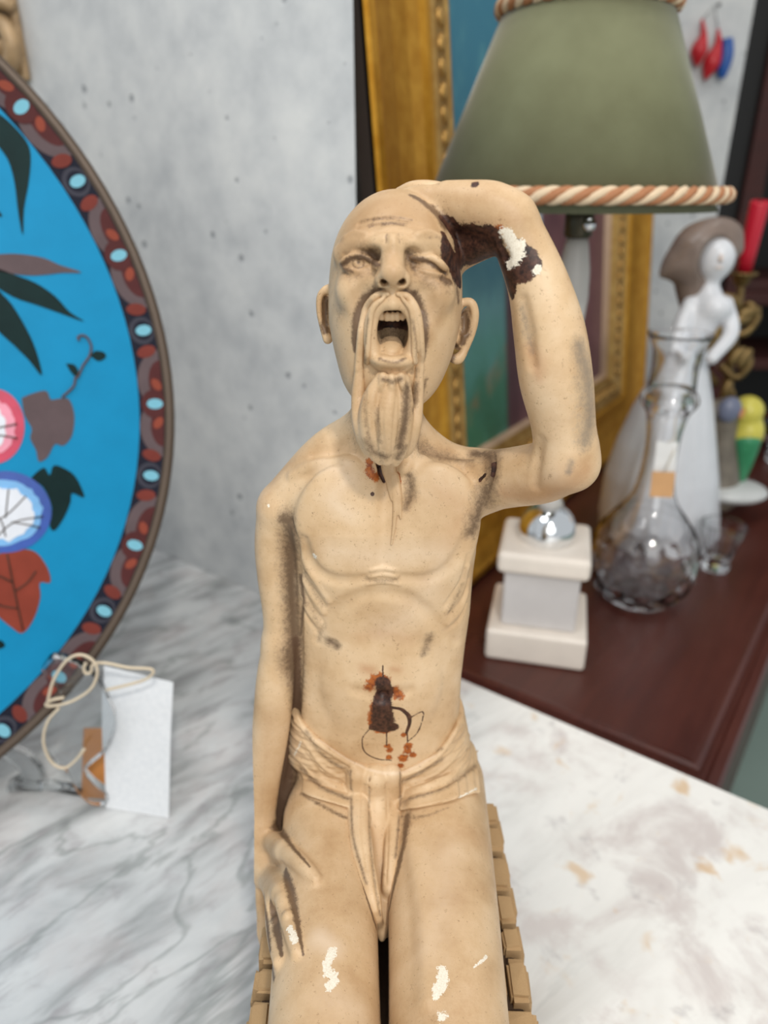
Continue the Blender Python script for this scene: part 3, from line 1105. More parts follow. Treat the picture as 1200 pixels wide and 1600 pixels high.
def figure_material():
    N = Nodes('painted_terracotta')
    c = N.coord()
    big = N.noise(38, 5, .6, c)
    fine = N.noise(420, 4, .65, c)
    grain = N.noise(1500, 3, .7, c)
    col = N.ramp(big, [(.30, srgb(188, 154, 114)), (.50, srgb(206, 175, 136)), (.68, srgb(216, 188, 152))])
    # pores and specks in the glaze
    sp = N.smooth(N.math('ADD', N.math('MULTIPLY', fine, .55), N.math('MULTIPLY', grain, .45)), .432, .345)
    col = N.mix(N.math('MULTIPLY', sp, .62), col, srgb(120, 88, 56))
    brk = N.math('ADD', N.math('MULTIPLY', fine, .6), N.math('MULTIPLY', grain, .4))

    def mask(name, lo, hi, amp):
        a = N.attr(name)
        return N.smooth(N.math('ADD', a, N.math('MULTIPLY', N.math('MULTIPLY', N.math('SUBTRACT', brk, .5), amp), N.smooth(a, 0, .12))), lo, hi)
    tint = mask('tint', .0, 1.0, .5)
    col = N.mix(N.math('MULTIPLY', tint, .55), col, srgb(176, 124, 84))
    tan = mask('tan', .0, .8, .7)
    col = N.mix(N.math('MULTIPLY', tan, .66), col, N.ramp(big, [(.32, srgb(156, 118, 78)), (.68, srgb(178, 142, 102))]))
    grey = mask('grey', .02, 1.0, 1.6)
    col = N.mix(N.math('MULTIPLY', grey, .75), col, srgb(116, 106, 94))
    pale = mask('pale', .0, 1.0, .6)
    col = N.mix(N.math('MULTIPLY', pale, .6), col, srgb(226, 204, 178))
    dirt_shade = mask('dirt_shade', .02, .95, 1.5)
    col = N.mix(N.math('MULTIPLY', dirt_shade, .86), col, srgb(78, 58, 42))
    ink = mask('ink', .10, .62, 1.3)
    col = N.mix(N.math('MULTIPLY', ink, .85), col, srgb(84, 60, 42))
    rust = mask('rust', .22, .50, 2.2)
    col = N.mix(rust, col, N.ramp(fine, [(.35, srgb(112, 48, 18)), (.62, srgb(176, 98, 40))]))
    dark = mask('dark', .30, .42, .9)
    col = N.mix(dark, col, N.ramp(fine, [(.38, srgb(36, 20, 16)), (.64, srgb(86, 54, 40))]))
    chip = mask('chip', .34, .40, 2.8)
    col = N.mix(chip, col, N.ramp(grain, [(.3, srgb(214, 202, 180)), (.7, srgb(240, 232, 216))]))
    rg = N.math('ADD', .46, N.math('MULTIPLY', N.math('MAXIMUM', dirt_shade, chip), .35))
    N.set(Base_Color=col, Roughness=rg, Specular_IOR_Level=.4)
    h = N.math('ADD', N.math('MULTIPLY', fine, .7), N.math('MULTIPLY', grain, .3))
    h = N.math('SUBTRACT', h, N.math('MULTIPLY', N.math('MAXIMUM', chip, N.math('MULTIPLY', dark, N.math('ADD', .3, fine))), 1.0))
    N.bump(h, .22, .0006)
    return N.m


WIDE = dict(ink=1.25, dark=1.35, chip=1.3, rust=1.3, dirt_shade=1.5, grey=1.4, tint=1.5, pale=1.3)


def paint(S, V):
    """old paint, wear, breaks and some painted shade, brushed along paths on the surface"""
    A = {k: np.zeros(len(V)) for k in ('dirt_shade', 'rust', 'dark', 'chip', 'grey', 'tint', 'pale', 'ink', 'tan')}

    def br(key, pts, r, w=1.0, sub=4):
        q = spline(pts, sub) if len(pts) > 1 else np.asarray(pts, float)
        rr = np.interp(np.linspace(0, 1, len(q)), np.linspace(0, 1, np.size(r)), np.atleast_1d(r))
        todo.append((key, q, rr * WIDE.get(key, 1) / 1000, w))
    todo = []
    # brown wash left in the hollow between hanging arm and flank
    br('dirt_shade', [(442, 812), (452, 815), (456, 850), (455, 900), (458, 950), (460, 1000)], (4, 7.5, 7.5, 6.5, 6.5, 6.5))
    br('dirt_shade', [(460, 1000), (456, 1025), (460, 1060), (464, 1110), (456, 1160), (446, 1210), (436, 1285)], (7, 8, 7, 7, 9, 11, 8))
    br('ink', [(462, 1000), (464, 1060), (462, 1120), (452, 1180), (442, 1240), (434, 1296)], (3, 3, 5, 7, 8, 6))
    br('dirt_shade', [(470, 900), (474, 940), (470, 990)], (3, 2.5, 2))
    # armpit of the raised arm, seam, neck hollow
    br('dirt_shade', [(762, 765), (748, 800), (738, 830)], (6.5, 7, 5), .85)
    br('dirt_shade', [(740, 708), (765, 712), (770, 742), (764, 768)], (4, 6, 5.5, 4), .9)
    br('dirt_shade', [(645, 688), (664, 706), (700, 716), (735, 720)], (6, 6, 5, 4), .62)
    br('dirt_shade', [(640, 745), (642, 770), (634, 795)], (3.5, 4, 2), .75)
    br('dirt_shade', [(548, 640), (556, 690)], (4, 5), .35)
    # belly pits
    br('dirt_shade', [(514, 1001), (526, 1008)], (3, 3), .9)
    br('dirt_shade', [(672, 994), (666, 1012), (660, 1024)], (3, 3.6, 2), .62)
    for p in ([(575, 905), (600, 908), (620, 905)], [(505, 975), (498, 1000)], [(476, 897), (504, 945)], [(474, 930), (498, 972)], [(470, 905), (480, 890)], [(722, 915), (702, 956)]):
        br('dirt_shade', p, 2.2, .45)
    # loins and the gap between the thighs
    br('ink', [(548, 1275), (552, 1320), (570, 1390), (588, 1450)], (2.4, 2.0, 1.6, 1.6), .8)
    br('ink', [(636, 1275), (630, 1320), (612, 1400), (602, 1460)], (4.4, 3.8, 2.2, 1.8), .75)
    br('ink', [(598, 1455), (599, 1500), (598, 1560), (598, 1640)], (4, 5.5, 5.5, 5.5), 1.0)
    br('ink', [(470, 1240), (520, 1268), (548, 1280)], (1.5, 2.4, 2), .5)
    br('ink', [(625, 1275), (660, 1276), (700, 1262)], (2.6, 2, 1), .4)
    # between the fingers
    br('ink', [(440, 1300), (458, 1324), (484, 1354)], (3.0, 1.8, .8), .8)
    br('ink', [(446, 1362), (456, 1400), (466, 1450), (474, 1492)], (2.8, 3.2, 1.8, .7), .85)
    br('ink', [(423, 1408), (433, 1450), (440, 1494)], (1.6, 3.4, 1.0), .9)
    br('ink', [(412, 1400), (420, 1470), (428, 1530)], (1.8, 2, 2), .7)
    # face: painted moustache stripes, eyes, nostrils, mouth
    br('ink', [(592, 455), (574, 466), (560, 492), (556, 520), (555, 545)], (2.4, 3.0, 3.2, 3.0, 2.0), .95)
    br('ink', [(634, 456), (650, 468), (660, 500), (663, 530), (660, 560)], (2.4, 3.0, 3.0, 3.0, 2.0), .85)
    br('ink', [(580, 394), (588, 402), (584, 408)], (3.6, 4.0, 2.6), .8)
    br('ink', [(636, 394), (642, 408), (645, 418)], (3.4, 4.0, 2.6), .55)
    br('ink', [(535, 414), (546, 405), (562, 402), (578, 408), (590, 414)], 1.5, .9)
    br('ink', [(536, 419), (550, 424)], 1.2, .7)
    br('ink', [(645, 405), (662, 406), (680, 415), (696, 428)], 1.5, .8)
    br('ink', [(690, 436), (704, 440)], 2.4, .75)
    br('ink', [(560 + 9 * math.cos(t), 411 + 8 * math.sin(t)) for t in np.linspace(0, 6.28, 9)], .7, .6, 2)
    br('ink', [(560, 410)], 1.0, .9)
    br('ink', [(600, 441)], 2.0, 1.0)
    br('ink', [(628, 441)], 2.0, 1.0)
    br('ink', [(565, 345), (600, 342), (640, 347)], 1.4, .4)
    br('ink', [(576, 352), (612, 349), (630, 352)], 1.6, .45)
    br('ink', [(556, 541)], 1.6, 1.0)
    br('ink', [(592, 560), (614, 567), (634, 560)], 1.2, .5)
    br('ink', [(600, 588), (616, 590)], 2.6, .7)
    br('ink', [(666, 592), (658, 620), (655, 650)], 2.0, .5)
    br('ink', [(725, 495), (729, 510), (722, 535)], (3.6, 3.8, 2.4), .85)
    br('ink', [(712, 540), (704, 566)], 2.0, .8)
    br('ink', [(507, 470), (506, 495), (508, 515)], 2.8, .85)
    br('ink', [(532, 480), (528, 500)], (4, 4), .3)
    br('ink', [(714, 440), (716, 470)], (3, 3), .55)
    # dark bared clay under the hand and at the mended wrist
    br('dark', [(690, 342), (716, 362), (742, 372), (764, 376)], (2.0, 7, 9, 9), .95)
    br('dark', [(695, 368), (702, 395), (712, 418), (718, 436)], (2.6, 5, 8, 5), .95)
    br('dark', [(718, 395), (740, 396), (764, 388)], (9, 9, 8), .95)
    br('ink', [(645, 306), (662, 316), (684, 336), (694, 352)], (2.4, 3.2, 4.0, 4), .85)
    br('dark', [(766, 362), (776, 385), (786, 410), (796, 440), (800, 462)], (3.4, 4.0, 5.0, 5.4, 2.2))
    br('dark', [(806, 384), (824, 400), (836, 414)], (3.4, 4.4, 3.6))
    br('dark', [(792, 420), (814, 420), (832, 416)], (5.5, 6.5, 4.5))
    br('chip', [(792, 366), (800, 380), (812, 388), (806, 402), (795, 414)], (3.4, 3.6, 3.2, 3.2, 2.4), .95)
    br('chip', [(838, 423), (842, 420)], (1.9, 1.7))
    br('dark', [(742, 288)], 2.4, .8)
    br('rust', [(768, 358), (782, 356)], 2.2, .7)
    br('dark', [(773, 726), (771, 742)], (2.0, 1.6))
    br('dark', [(758, 742), (750, 750)], 1.2, .9)
    # soot on the forearm
    br('grey', [(905, 540), (918, 590), (922, 650), (914, 690)], (5, 8, 8, 5), .9)
    br('grey', [(816, 480), (824, 520), (834, 550)], (3, 4, 2), .6)
    br('tint', [(830, 545), (838, 565), (842, 590)], (4, 6, 3), .8)
    br('tint', [(790, 772), (840, 775), (890, 755), (915, 735)], (6, 10, 10, 6), .8)
    br('tint', [(740, 345), (770, 350), (800, 345)], (5, 6, 5), .5)
    br('grey', [(893, 722), (888, 738)], 2, .8)
    br('pale', [(850, 600), (870, 660), (860, 740)], (10, 12, 10), .4)
    # chest: tint, pale scuffs, rust
    br('tint', [(690, 770), (720, 800), (700, 850)], (10, 12, 10), .45)
    br('tint', [(430, 730), (405, 790)], (8, 8), .35)
    br('pale', [(505, 725), (540, 745), (520, 780), (545, 805)], (7, 9, 8, 6), .6)
    br('pale', [(520, 860), (600, 870), (690, 870), (640, 960), (600, 980)], (10, 12, 10, 14, 12), .55)
    br('chip', [(491, 869)], 1.9)
    br('chip', [(419, 790)], .9)
    br('dark', [(592, 722), (596, 738), (600, 752)], (2.2, 2.6, 1.2))
    br('rust', [(577, 722), (580, 740), (590, 745)], (2.6, 3.6, 2.6), .8)
    br('rust', [(622, 742), (622, 754)], (1.6, 2.0))
    br('dark', [(582, 772)], 1.2)
    # navel: bared iron core and its bleeding
    br('dark', [(598, 1068), (602, 1080)], (5.0, 5.6))
    br('dark', [(598, 1085), (597, 1105), (598, 1128)], (6.0, 6.6, 7.6))
    br('dark', [(584, 1136), (600, 1138), (614, 1136)], (3.2, 3.8, 3.8))
    br('rust', [(576, 1075), (590, 1060), (604, 1062)], (3.6, 4.4, 3.4), .85)
    br('rust', [(616, 1076), (622, 1086)], (3.4, 4.2), .85)
    br('rust', [(584, 1100), (580, 1132), (598, 1144), (616, 1138)], (2.8, 2.4, 2.0, 2.2), .8)
    br('dark', [(612, 1106), (626, 1108), (638, 1118), (640, 1130), (635, 1145)], (.9, 1.2, 1.5, 1.3, 1.0))
    for x, y, r in ((631, 1148, 1.5), (638, 1166, 2.0), (637, 1174, 2.0), (644, 1179, 1.8), (630, 1184, 2.5), (626, 1196, 1.6), (606, 1166, 1.5), (609, 1172, 1.5), (608, 1183, 1.5)):
        br('rust', [(x, y)], r * 1.5, 1.0)
    for p in ([(578, 1138), (566, 1155), (570, 1175), (590, 1186), (612, 1188)], [(640, 1122), (660, 1112), (660, 1125), (652, 1145), (638, 1158)], [(598, 1040), (598, 1066)], [(604, 1144), (604, 1165)], [(636, 1145), (637, 1160)]):
        br('dark', p, .55, .75)
    br('tint', [(570, 1045), (580, 1048)], (4, 4), .9)
    br('tint', [(614, 1046), (622, 1047)], (3, 3), .8)
    br('tint', [(560, 995), (600, 990), (640, 1000)], (5, 5, 5), .4)
    # chips of white ground on the thighs and hand
    br('chip', [(520, 1488), (514, 1500), (510, 1512)], (2.6, 2.6, 2.2))
    br('chip', [(514, 1520), (522, 1528), (514, 1542)], (2.6, 2.8, 2.2))
    br('chip', [(690, 1516), (692, 1530), (686, 1545), (680, 1558)], (2.4, 3.0, 3.0, 1.6))
    br('chip', [(690, 1588)], 2.6)
    br('chip', [(453, 1450), (460, 1468)], (1.9, 1.9))
    br('chip', [(388, 1290), (386, 1315)], (3.2, 3.8), .8)
    br('chip', [(423, 1522)], 1.6)
    br('pale', [(500, 1465), (520, 1480)], (7, 7), .9)
    br('pale', [(520, 1560), (560, 1580)], (12, 12), .5)
    br('pale', [(700, 1330), (690, 1420), (670, 1480)], (14, 16, 12), .45)
    br('tint', [(720, 1300), (760, 1320)], (10, 10), .35)
    br('tint', [(740, 1560), (700, 1600)], (12, 12), .3)
    br('chip', [(740, 1512), (752, 1502), (760, 1494)], (.5, .8, .9), .75)
    # browner wash over thighs, forearms, hands, head and shoulders
    br('tan', [(520, 1300), (512, 1400), (510, 1500), (510, 1620)], (28, 32, 34, 34), .45)
    br('tan', [(690, 1300), (692, 1400), (696, 1500), (700, 1620)], (30, 34, 36, 36), .45)
    br('tan', [(420, 1120), (412, 1220), (408, 1290), (425, 1360)], (14, 16, 16, 16), .6)
    br('tan', [(545, 375), (570, 340), (615, 322), (660, 345)], (16, 20, 22, 16), .95)
    br('tan', [(540, 560), (560, 600), (610, 620), (670, 590), (690, 540)], (12, 12, 12, 12, 12), .4)
    br('tan', [(545, 440), (560, 480), (575, 520)], (8, 9, 8), .45)
    br('tan', [(700, 440), (685, 480), (670, 530)], (9, 10, 8), .6)
    br('tan', [(612, 400), (612, 435)], (7, 9), .8)
    br('tan', [(540, 420), (565, 425), (590, 420)], (9, 9, 8), .8)
    br('tan', [(640, 425), (668, 430), (696, 432)], (8, 9, 9), .9)
    br('tan', [(690, 440), (692, 470), (684, 500)], (8, 8, 7), .8)
    br('tan', [(612, 570), (612, 600)], (12, 12), .5)
    br('dirt_shade', [(570, 396), (584, 400), (588, 414)], (5, 5.5, 4), .5)  # dirty browning round eyes and nose, partly painted shade to deepen the face
    br('dirt_shade', [(634, 396), (644, 408), (650, 424)], (5, 5.5, 4), .42)
    br('dirt_shade', [(590, 446), (582, 456)], (3, 3), .5)
    br('dirt_shade', [(640, 446), (648, 458)], (3, 3), .5)
    br('dirt_shade', [(660, 436), (690, 444), (704, 452)], (3, 3.4, 3), .4)
    br('dirt_shade', [(536, 424), (556, 432), (580, 428)], (2.6, 2.6, 2), .35)
    br('ink', [(572, 344), (596, 340), (622, 340), (644, 344)], (.7, .9, .9, .6), .45)
    br('ink', [(604, 366), (603, 380)], (.8, .8), .4)
    br('ink', [(623, 366), (625, 380)], (.8, .8), .4)
    br('ink', [(668, 372), (684, 370), (694, 378)], (1.2, 1.4, 1), .35)
    br('tan', [(500, 700), (440, 735), (415, 780)], (12, 14, 12), .45)
    br('tan', [(660, 300), (720, 310), (790, 320), (830, 380)], (12, 14, 14, 10), .55)
    br('tan', [(812, 770), (880, 770), (915, 720)], (12, 14, 10), .55)
    P, n = S.trace(np.concatenate([q for k, q, r, w in todo]))
    i = 0
    for key, q, r, w in todo:
        A[key] = np.maximum(A[key], w * stroke(V, P[i:i + len(q)], r))
        i += len(q)
    return A


def build_figurine():
    root = thing('figurine', 'tan terracotta figurine of a seated bald bearded man shouting, one arm over his head',
                 'figurine', (0.004, 0.30, 0))
    org = (0.004, 0.30, 0)
    mat = figure_material()
    B = build_body()
    m = build_face(B)
    build_trunk_detail(B)
    build_hand(B)
    h = FIG_H
    V, Q = B.mesh((-.075, .10, -.004), (.115, .372, .535), h)
    cut = .0035
    A = paint(B, V)
    # mouth cavity coloured black-brown, stronger inwards and towards the top
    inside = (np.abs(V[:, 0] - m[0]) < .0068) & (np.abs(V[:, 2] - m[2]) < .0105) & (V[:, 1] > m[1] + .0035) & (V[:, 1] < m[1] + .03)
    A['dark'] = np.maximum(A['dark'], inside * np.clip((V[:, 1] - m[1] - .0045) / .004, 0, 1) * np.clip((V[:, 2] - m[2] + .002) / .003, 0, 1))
    A['dirt_shade'] = np.maximum(A['dirt_shade'], inside * .6)
    mesh_np('body', V, Q, mat, root, A, org)
    C = build_cloth(B)
    V, Q = C.mesh((-.075, .20, .14), (.085, .385, .285), h)
    A = {k: np.zeros(len(V)) for k in ('dirt_shade', 'rust', 'dark', 'chip', 'grey', 'tint', 'pale', 'ink', 'tan')}

    def br(key, pts, r, w):
        P, n = C.trace(spline(pts, 4))
        A[key] = np.maximum(A[key], w * stroke(V, P, np.full(len(P), r / 1000)))
    for p, r, w in (([(478, 1142), (505, 1180), (544, 1206)], 2.6, .55), ([(470, 1200), (500, 1228), (543, 1248)], 3.2, .7), ([(690, 1186), (660, 1205), (628, 1222)], 3.0, .65),
                    ([(748, 1192), (700, 1228), (630, 1252)], 3.0, .6), ([(548, 1205), (549, 1260), (552, 1310), (572, 1380)], 1.8, .7), ([(625, 1208), (625, 1260), (618, 1340)], 1.8, .7),
                    ([(578, 1215), (577, 1290), (584, 1370), (594, 1430)], 1.5, .6), ([(640, 1250), (632, 1258)], 4, .5), ([(650, 1186), (690, 1170)], 2.2, .6)):
        br('dirt_shade', p, r, w)
    br('pale', [(498, 1155), (545, 1187), (590, 1206), (630, 1206), (680, 1180)], 1.6, .9)
    br('chip', [(700, 1256), (730, 1240), (745, 1232)], 1.0, .7)
    br('chip', [(470, 1160), (460, 1180)], 1.2, .7)
    br('chip', [(464, 1228), (468, 1230)], 2.0, .8)
    mesh_np('loincloth', V, Q, mat, root, A, org)
    D = build_beard(B, m)
    lo = np.min([o[1] - o[2] for o in D.ops], 0) - .003
    hi = np.max([o[1] + o[2] for o in D.ops], 0) + .003
    V, Q = D.mesh(lo, hi, h * .85)
    A = {k: np.zeros(len(V)) for k in ('dirt_shade', 'rust', 'dark', 'chip', 'grey', 'tint', 'pale', 'ink', 'tan')}
    P = D.trace([(590, 640), (605, 690), (630, 640)])[0]
    A['tan'] = np.full(len(V), .35) * (.6 + .4 * stroke(V, P, np.full(3, .03)))
    for p, r, w in (([(636, 605), (634, 650), (624, 700)], 3.4, .95), ([(571, 610), (570, 650), (580, 700)], 2.0, .45), ([(574, 690), (586, 708), (604, 714)], 4.0, .7), ([(590, 640), (592, 690)], 2.2, .6), ([(650, 600), (646, 640)], 2.6, .8), ([(630, 700), (622, 714)], 4, .8), ([(598, 592), (614, 596), (628, 592)], 2.4, .7), ([(645, 500), (651, 540), (650, 590)], 1.6, .6), ([(575, 500), (570, 540), (569, 590)], 1.6, .6)):
        P, n = D.trace(spline(p, 4))
        A['dirt_shade'] = np.maximum(A['dirt_shade'], w * stroke(V, P, np.full(len(P), r / 1000)))
    mesh_np('beard', V, Q, mat, root, A, org)
    # small dark chip on the crown
    bm = bmesh.new()
    rnd = random.Random(3)
    for i in range(5):
        p = at(612 + i * 4.5, 310, .333)
        bmesh.ops.create_icosphere(bm, subdivisions=1, radius=.0011, matrix=Matrix.Translation(p - np.array(org)) @ Matrix.Diagonal((1.2, 1, .8 + .5 * rnd.random(), 1)))
    bm_to('crown_remnant', bm, plain('black_glaze', (26, 26, 34), .35), root)['label'] = 'small black remnant on the crown'
    # seat of rough bricks
    stone = Nodes('brick_terracotta')
    f = stone.noise(120, 5)
    stone.set(Base_Color=stone.ramp(f, [(.3, srgb(150, 116, 78)), (.7, srgb(206, 174, 128))]), Roughness=.7)
    stone.bump(stone.noise(700), .4, .001)
    stone = stone.m
    mort = plain('dark_mortar', (70, 52, 36), .85, scale=200, bump=.3)
    x0, x1, y0, y1, zt = -.066, .074, .205, .350, .152
    seat = box('seat', (x0 + .004 - org[0], y0 + .004 - org[1], 0), (x1 - .004 - org[0], y1 - .004 - org[1], zt - .004), mort, root, .002)
    rnd = random.Random(5)
    kinds = []
    for v in range(4):
        bm = bmesh.new()
        bmesh.ops.create_cube(bm, size=1)
        bmesh.ops.bevel(bm, geom=list(bm.edges), offset=.13, segments=2, affect='EDGES')
        for q in bm.verts:
            q.co += Vector([rnd.uniform(-.035, .035) for _ in range(3)])
        kinds.append(bm_to('brick', bm, stone, None, False))
    first = set()

    def brick(c, dim):
        k = rnd.randrange(4)
        M = Matrix.Translation(Vector(c) - Vector(org)) @ Matrix.Rotation(rnd.uniform(-.06, .06), 4, 'Z') @ Matrix.Diagonal((*dim, 1))
        if k not in first:
            first.add(k)
            kinds[k].parent = seat
            kinds[k].matrix_local = M
        else:
            inst(kinds[k], 'brick', seat, M)
    # top: courses along both edges; sides: staggered courses
    for ex, sg in ((x1, -1), (x0, 1)):
        y = y1
        while y > y0 + .01:
            L = rnd.choice((.016, .021, .026))
            L = min(L, y - y0)
            dz = rnd.uniform(-.0012, .0012)
            if rnd.random() < .45:          # two small stones side by side
                brick((ex + sg * .0055, y - L / 2, zt - .004 + dz), (.0100, L - .0042, .014))
                brick((ex + sg * .0170, y - L / 2 + .001, zt - .0045 - dz), (.0105, L - .0050, .014))
            else:
                brick((ex + sg * .011, y - L / 2, zt - .004 + dz), (.0225, L - .0042, .014))
            y -= L
        for lv in range(9):
            z = zt - .011 - .0155 * (lv + .5)
            if z < .006:
                break
            y = y1 - (.010 if lv % 2 else 0)
            while y > y0 + .012:
                brick((ex + sg * .003, y - .0125, z), (.012, .0225, .0135))
                y -= .0248
    for ey, sg in ((y0, 1), (y1, -1)):
        for lv in range(9):
            z = zt - .011 - .0155 * (lv + .5)
            if z < .006:
                break
            x = x0 + (.012 if lv % 2 else .002)
            while x < x1 - .024:
                brick((x + .0125, ey + sg * .003, z), (.0225, .012, .0135))
                x += .0248
    return root

# ------------------------------------------------------------------ cloisonne plate, its stand, tags, carved frame
PLC = np.array([-.5267, .4812, .3858])
PLYAW, PLTILT, PLR, PLI, PLD = .4576, .2799, .3702, .3403, .006
PLN = np.array([math.sin(PLYAW) * math.cos(PLTILT), -math.cos(PLYAW) * math.cos(PLTILT), math.sin(PLTILT)])
PLX = np.array([math.cos(PLYAW), math.sin(PLYAW), 0])
PLU = np.cross(-PLN, PLX) * -1
if PLU[2] < 0:
    PLU = -PLU


def on_plate(px, py, off=PLD):
    """where a line of sight meets the face of the plate, in the plate's own plane"""
    d, o = ray(px, py), np.array(EYE)
    c = PLC - PLN * off
    p = o + d * (((c - o) @ PLN) / (d @ PLN)) - c
    return (p @ PLX, p @ PLU)


def build_plate():
    M = Matrix(((PLX[0], -PLN[0], PLU[0], PLC[0]), (PLX[1], -PLN[1], PLU[1], PLC[1]), (PLX[2], -PLN[2], PLU[2], PLC[2]), (0, 0, 0, 1)))
    t = thing('enamel_plate', 'large round turquoise cloisonne plate with leaves, flowers and a patterned dark rim', 'plate', matrix=M)
    turq = plain('turquoise_enamel', (14, 132, 178), .5, var=.05, scale=30, Specular_IOR_Level=.12)
    navy = plain('navy_enamel', (24, 26, 40), .5, Specular_IOR_Level=.1)
    brown = plain('bronze_edge', (84, 70, 58), .45, .35)
    green = plain('dark_green_enamel', (14, 38, 38), .5, var=.2, Specular_IOR_Level=.1)
    grey = plain('taupe_enamel', (92, 78, 80), .5, var=.1, Specular_IOR_Level=.1)
    rust = plain('rust_enamel', (134, 60, 46), .5, var=.12, Specular_IOR_Level=.1)
    red = plain('dull_red_enamel', (78, 38, 38), .5, var=.12, Specular_IOR_Level=.1)
    orange = plain('orange_enamel', (134, 64, 48), .5, Specular_IOR_Level=.1)
    pale = plain('pale_blue_enamel', (116, 176, 194), .5, Specular_IOR_Level=.1)
    wire = plain('bronze_wire', (70, 58, 48), .4, .6)
    n = 128

    def ring(name, rows, mat):
        vs_, fs = [], []
        for i in range(n):
            a = 2 * math.pi * i / n
            vs_ += [(r * math.cos(a), y, r * math.sin(a)) for r, y in rows]
        m = len(rows)
        for i in range(n):
            j = (i + 1) % n
            for k in range(m - 1):
                fs.append((i * m + k, i * m + k + 1, j * m + k + 1, j * m + k))
        if name == 'centre_field':
            fs.append([i * m for i in range(n)])
        return mk(name, vs_, fs, mat, t, name == 'edge_band')
    ring('centre_field', [(PLI - .02, PLD), (PLI, PLD)], turq)
    ring('rim', [(PLI, PLD), (.3615, .0012)], navy)
    ring('edge_band', [(.3615, .0012), (.363, -.001), (.3675, -.0018), (.3702, 0), (.3708, .003), (.3700, .007), (.362, .012), (.33, .018), (.10, .018), (.001, .018)], brown)

    def flat(name, px, mat, lift=.0003, parent=t, uv=False):
        q = px if uv else [on_plate(*p) for p in px]
        return prism(name, q, PLD - lift - .0003, PLD - lift + .0006, mat, parent)
    z4 = lambda pts: [(x * .375, y * .375) for x, y in pts]
    z5 = lambda pts: [(x * .45, 550 + y * .45) for x, y in pts]
    sp = lambda pts, k=3: [tuple(p) for p in spline(list(pts) + [pts[0]], k)[:-1]]
    leaf = lambda pts, mat, nm='enamel_leaf': flat(nm, sp(pts), mat)
    leaf(z4([(-60, 440), (10, 485), (60, 530), (110, 590), (128, 650), (120, 760), (100, 870), (95, 980), (75, 880), (60, 760), (30, 660), (-40, 560)]), green)
    leaf(z4([(-150, 1080), (0, 1060), (90, 1060), (180, 1075), (250, 1105), (340, 1135), (260, 1137), (150, 1148), (60, 1142), (-60, 1120)]), grey)
    leaf(z4([(-90, 1100), (0, 1122), (60, 1145), (150, 1180), (230, 1235), (290, 1300), (350, 1340), (250, 1305), (150, 1270), (50, 1235), (-60, 1160)]), green)
    leaf(z4([(-60, 1130), (0, 1215), (50, 1270), (110, 1370), (150, 1460), (175, 1565), (120, 1500), (60, 1440), (-30, 1340)]), green)
    leaf(z4([(-60, 850), (-20, 865), (10, 900), (-20, 895)]), green)
    leaf(z4([(375, 1482), (400, 1462), (435, 1470), (440, 1490), (410, 1505)]), green)
    leaf(z4([(275, 1515), (310, 1520), (328, 1552), (318, 1570), (295, 1550)]), green)
    leaf(z5([(75, 160), (110, 145), (160, 135), (176, 165), (205, 162), (240, 165), (258, 220), (250, 290), (220, 325), (190, 320), (165, 365), (135, 380), (125, 340), (105, 300), (110, 265), (85, 220)]), grey)
    leaf(z5([(105, 440), (130, 415), (155, 402), (172, 428), (185, 395), (215, 400), (260, 430), (290, 490), (288, 505), (250, 490), (245, 520), (225, 570), (190, 620), (172, 600), (180, 540), (150, 470)]), green)
    leaf(z5([(-60, 720), (0, 700), (40, 690), (90, 685), (130, 700), (165, 750), (175, 800), (138, 800), (140, 850), (120, 920), (80, 975), (40, 955), (-20, 900), (-70, 800)]), rust)
    leaf(z5([(-40, 1000), (0, 1000), (18, 1018), (0, 1030), (-40, 1030)]), green)

    def disc(name, c, rx, ry, mat, lift, jag=0.0, k=40, parent=t):
        rnd = random.Random(k)
        q = [(c[0] + rx * (1 + jag * rnd.uniform(-1, 1)) * math.cos(a), c[1] + ry * (1 + jag * rnd.uniform(-1, 1)) * math.sin(a)) for a in np.linspace(0, 2 * math.pi, k, endpoint=False)]
        return flat(name, z5(q), mat, lift, parent)
    crimson = plain('crimson_enamel', (190, 40, 76), .3, var=.15)
    pink = plain('pink_enamel', (222, 140, 160), .3, var=.1)
    white = plain('white_enamel', (214, 218, 226), .3)
    blue = plain('blue_enamel', (26, 72, 160), .3, var=.2)
    sky = plain('sky_enamel', (110, 170, 220), .3, var=.15)
    fl = disc('flower', (-20, 258), 105, 130, crimson, .0003)
    disc('petal_shading', (-30, 262), 84, 98, pink, .0007, .06, 40, fl)
    disc('flower_centre', (-34, 268), 58, 74, white, .0011, .12, 31, fl)
    fb = disc('flower', (15, 555), 164, 142, blue, .0004)
    disc('petal_shading', (12, 558), 134, 112, sky, .0008, .05, 41, fb)
    disc('flower_centre', (5, 560), 112, 94, white, .0012, .09, 37, fb)

    def vein(px, par, r=.0007, mat=wire):
        q = [on_plate(*p) for p in spline(px, 4)]
        return tube('enamel_wire', [(u, PLD - .0013, v) for u, v in q], r, mat, par, 6)
    for p in ([(-20, 590), (30, 560), (90, 500)], [(-10, 640), (50, 590), (150, 570)], [(20, 575), (25, 520), (30, 475)], [(40, 590), (100, 600), (140, 610)], [(-60, 560), (0, 580), (20, 640)]):
        vein(z5(p), fb)
    for p in ([(-60, 270), (0, 262), (60, 250)], [(-60, 300), (0, 290), (60, 300)]):
        vein(z5(p), fl)
    for p in ([(95, 965), (70, 850), (40, 700)], [(66, 830), (110, 800), (140, 760)], [(60, 800), (20, 780), (-20, 770)], [(78, 890), (20, 880), (-10, 860)]):
        vein(z5([(x - 15, y) for x, y in p]), t, .0006)
    vein(z4([(330, 1420), (325, 1405), (345, 1398), (365, 1410), (380, 1445), (372, 1485), (345, 1525), (325, 1570)]) + z5([(262, 90), (255, 120), (215, 158)]), t, .0010, grey)
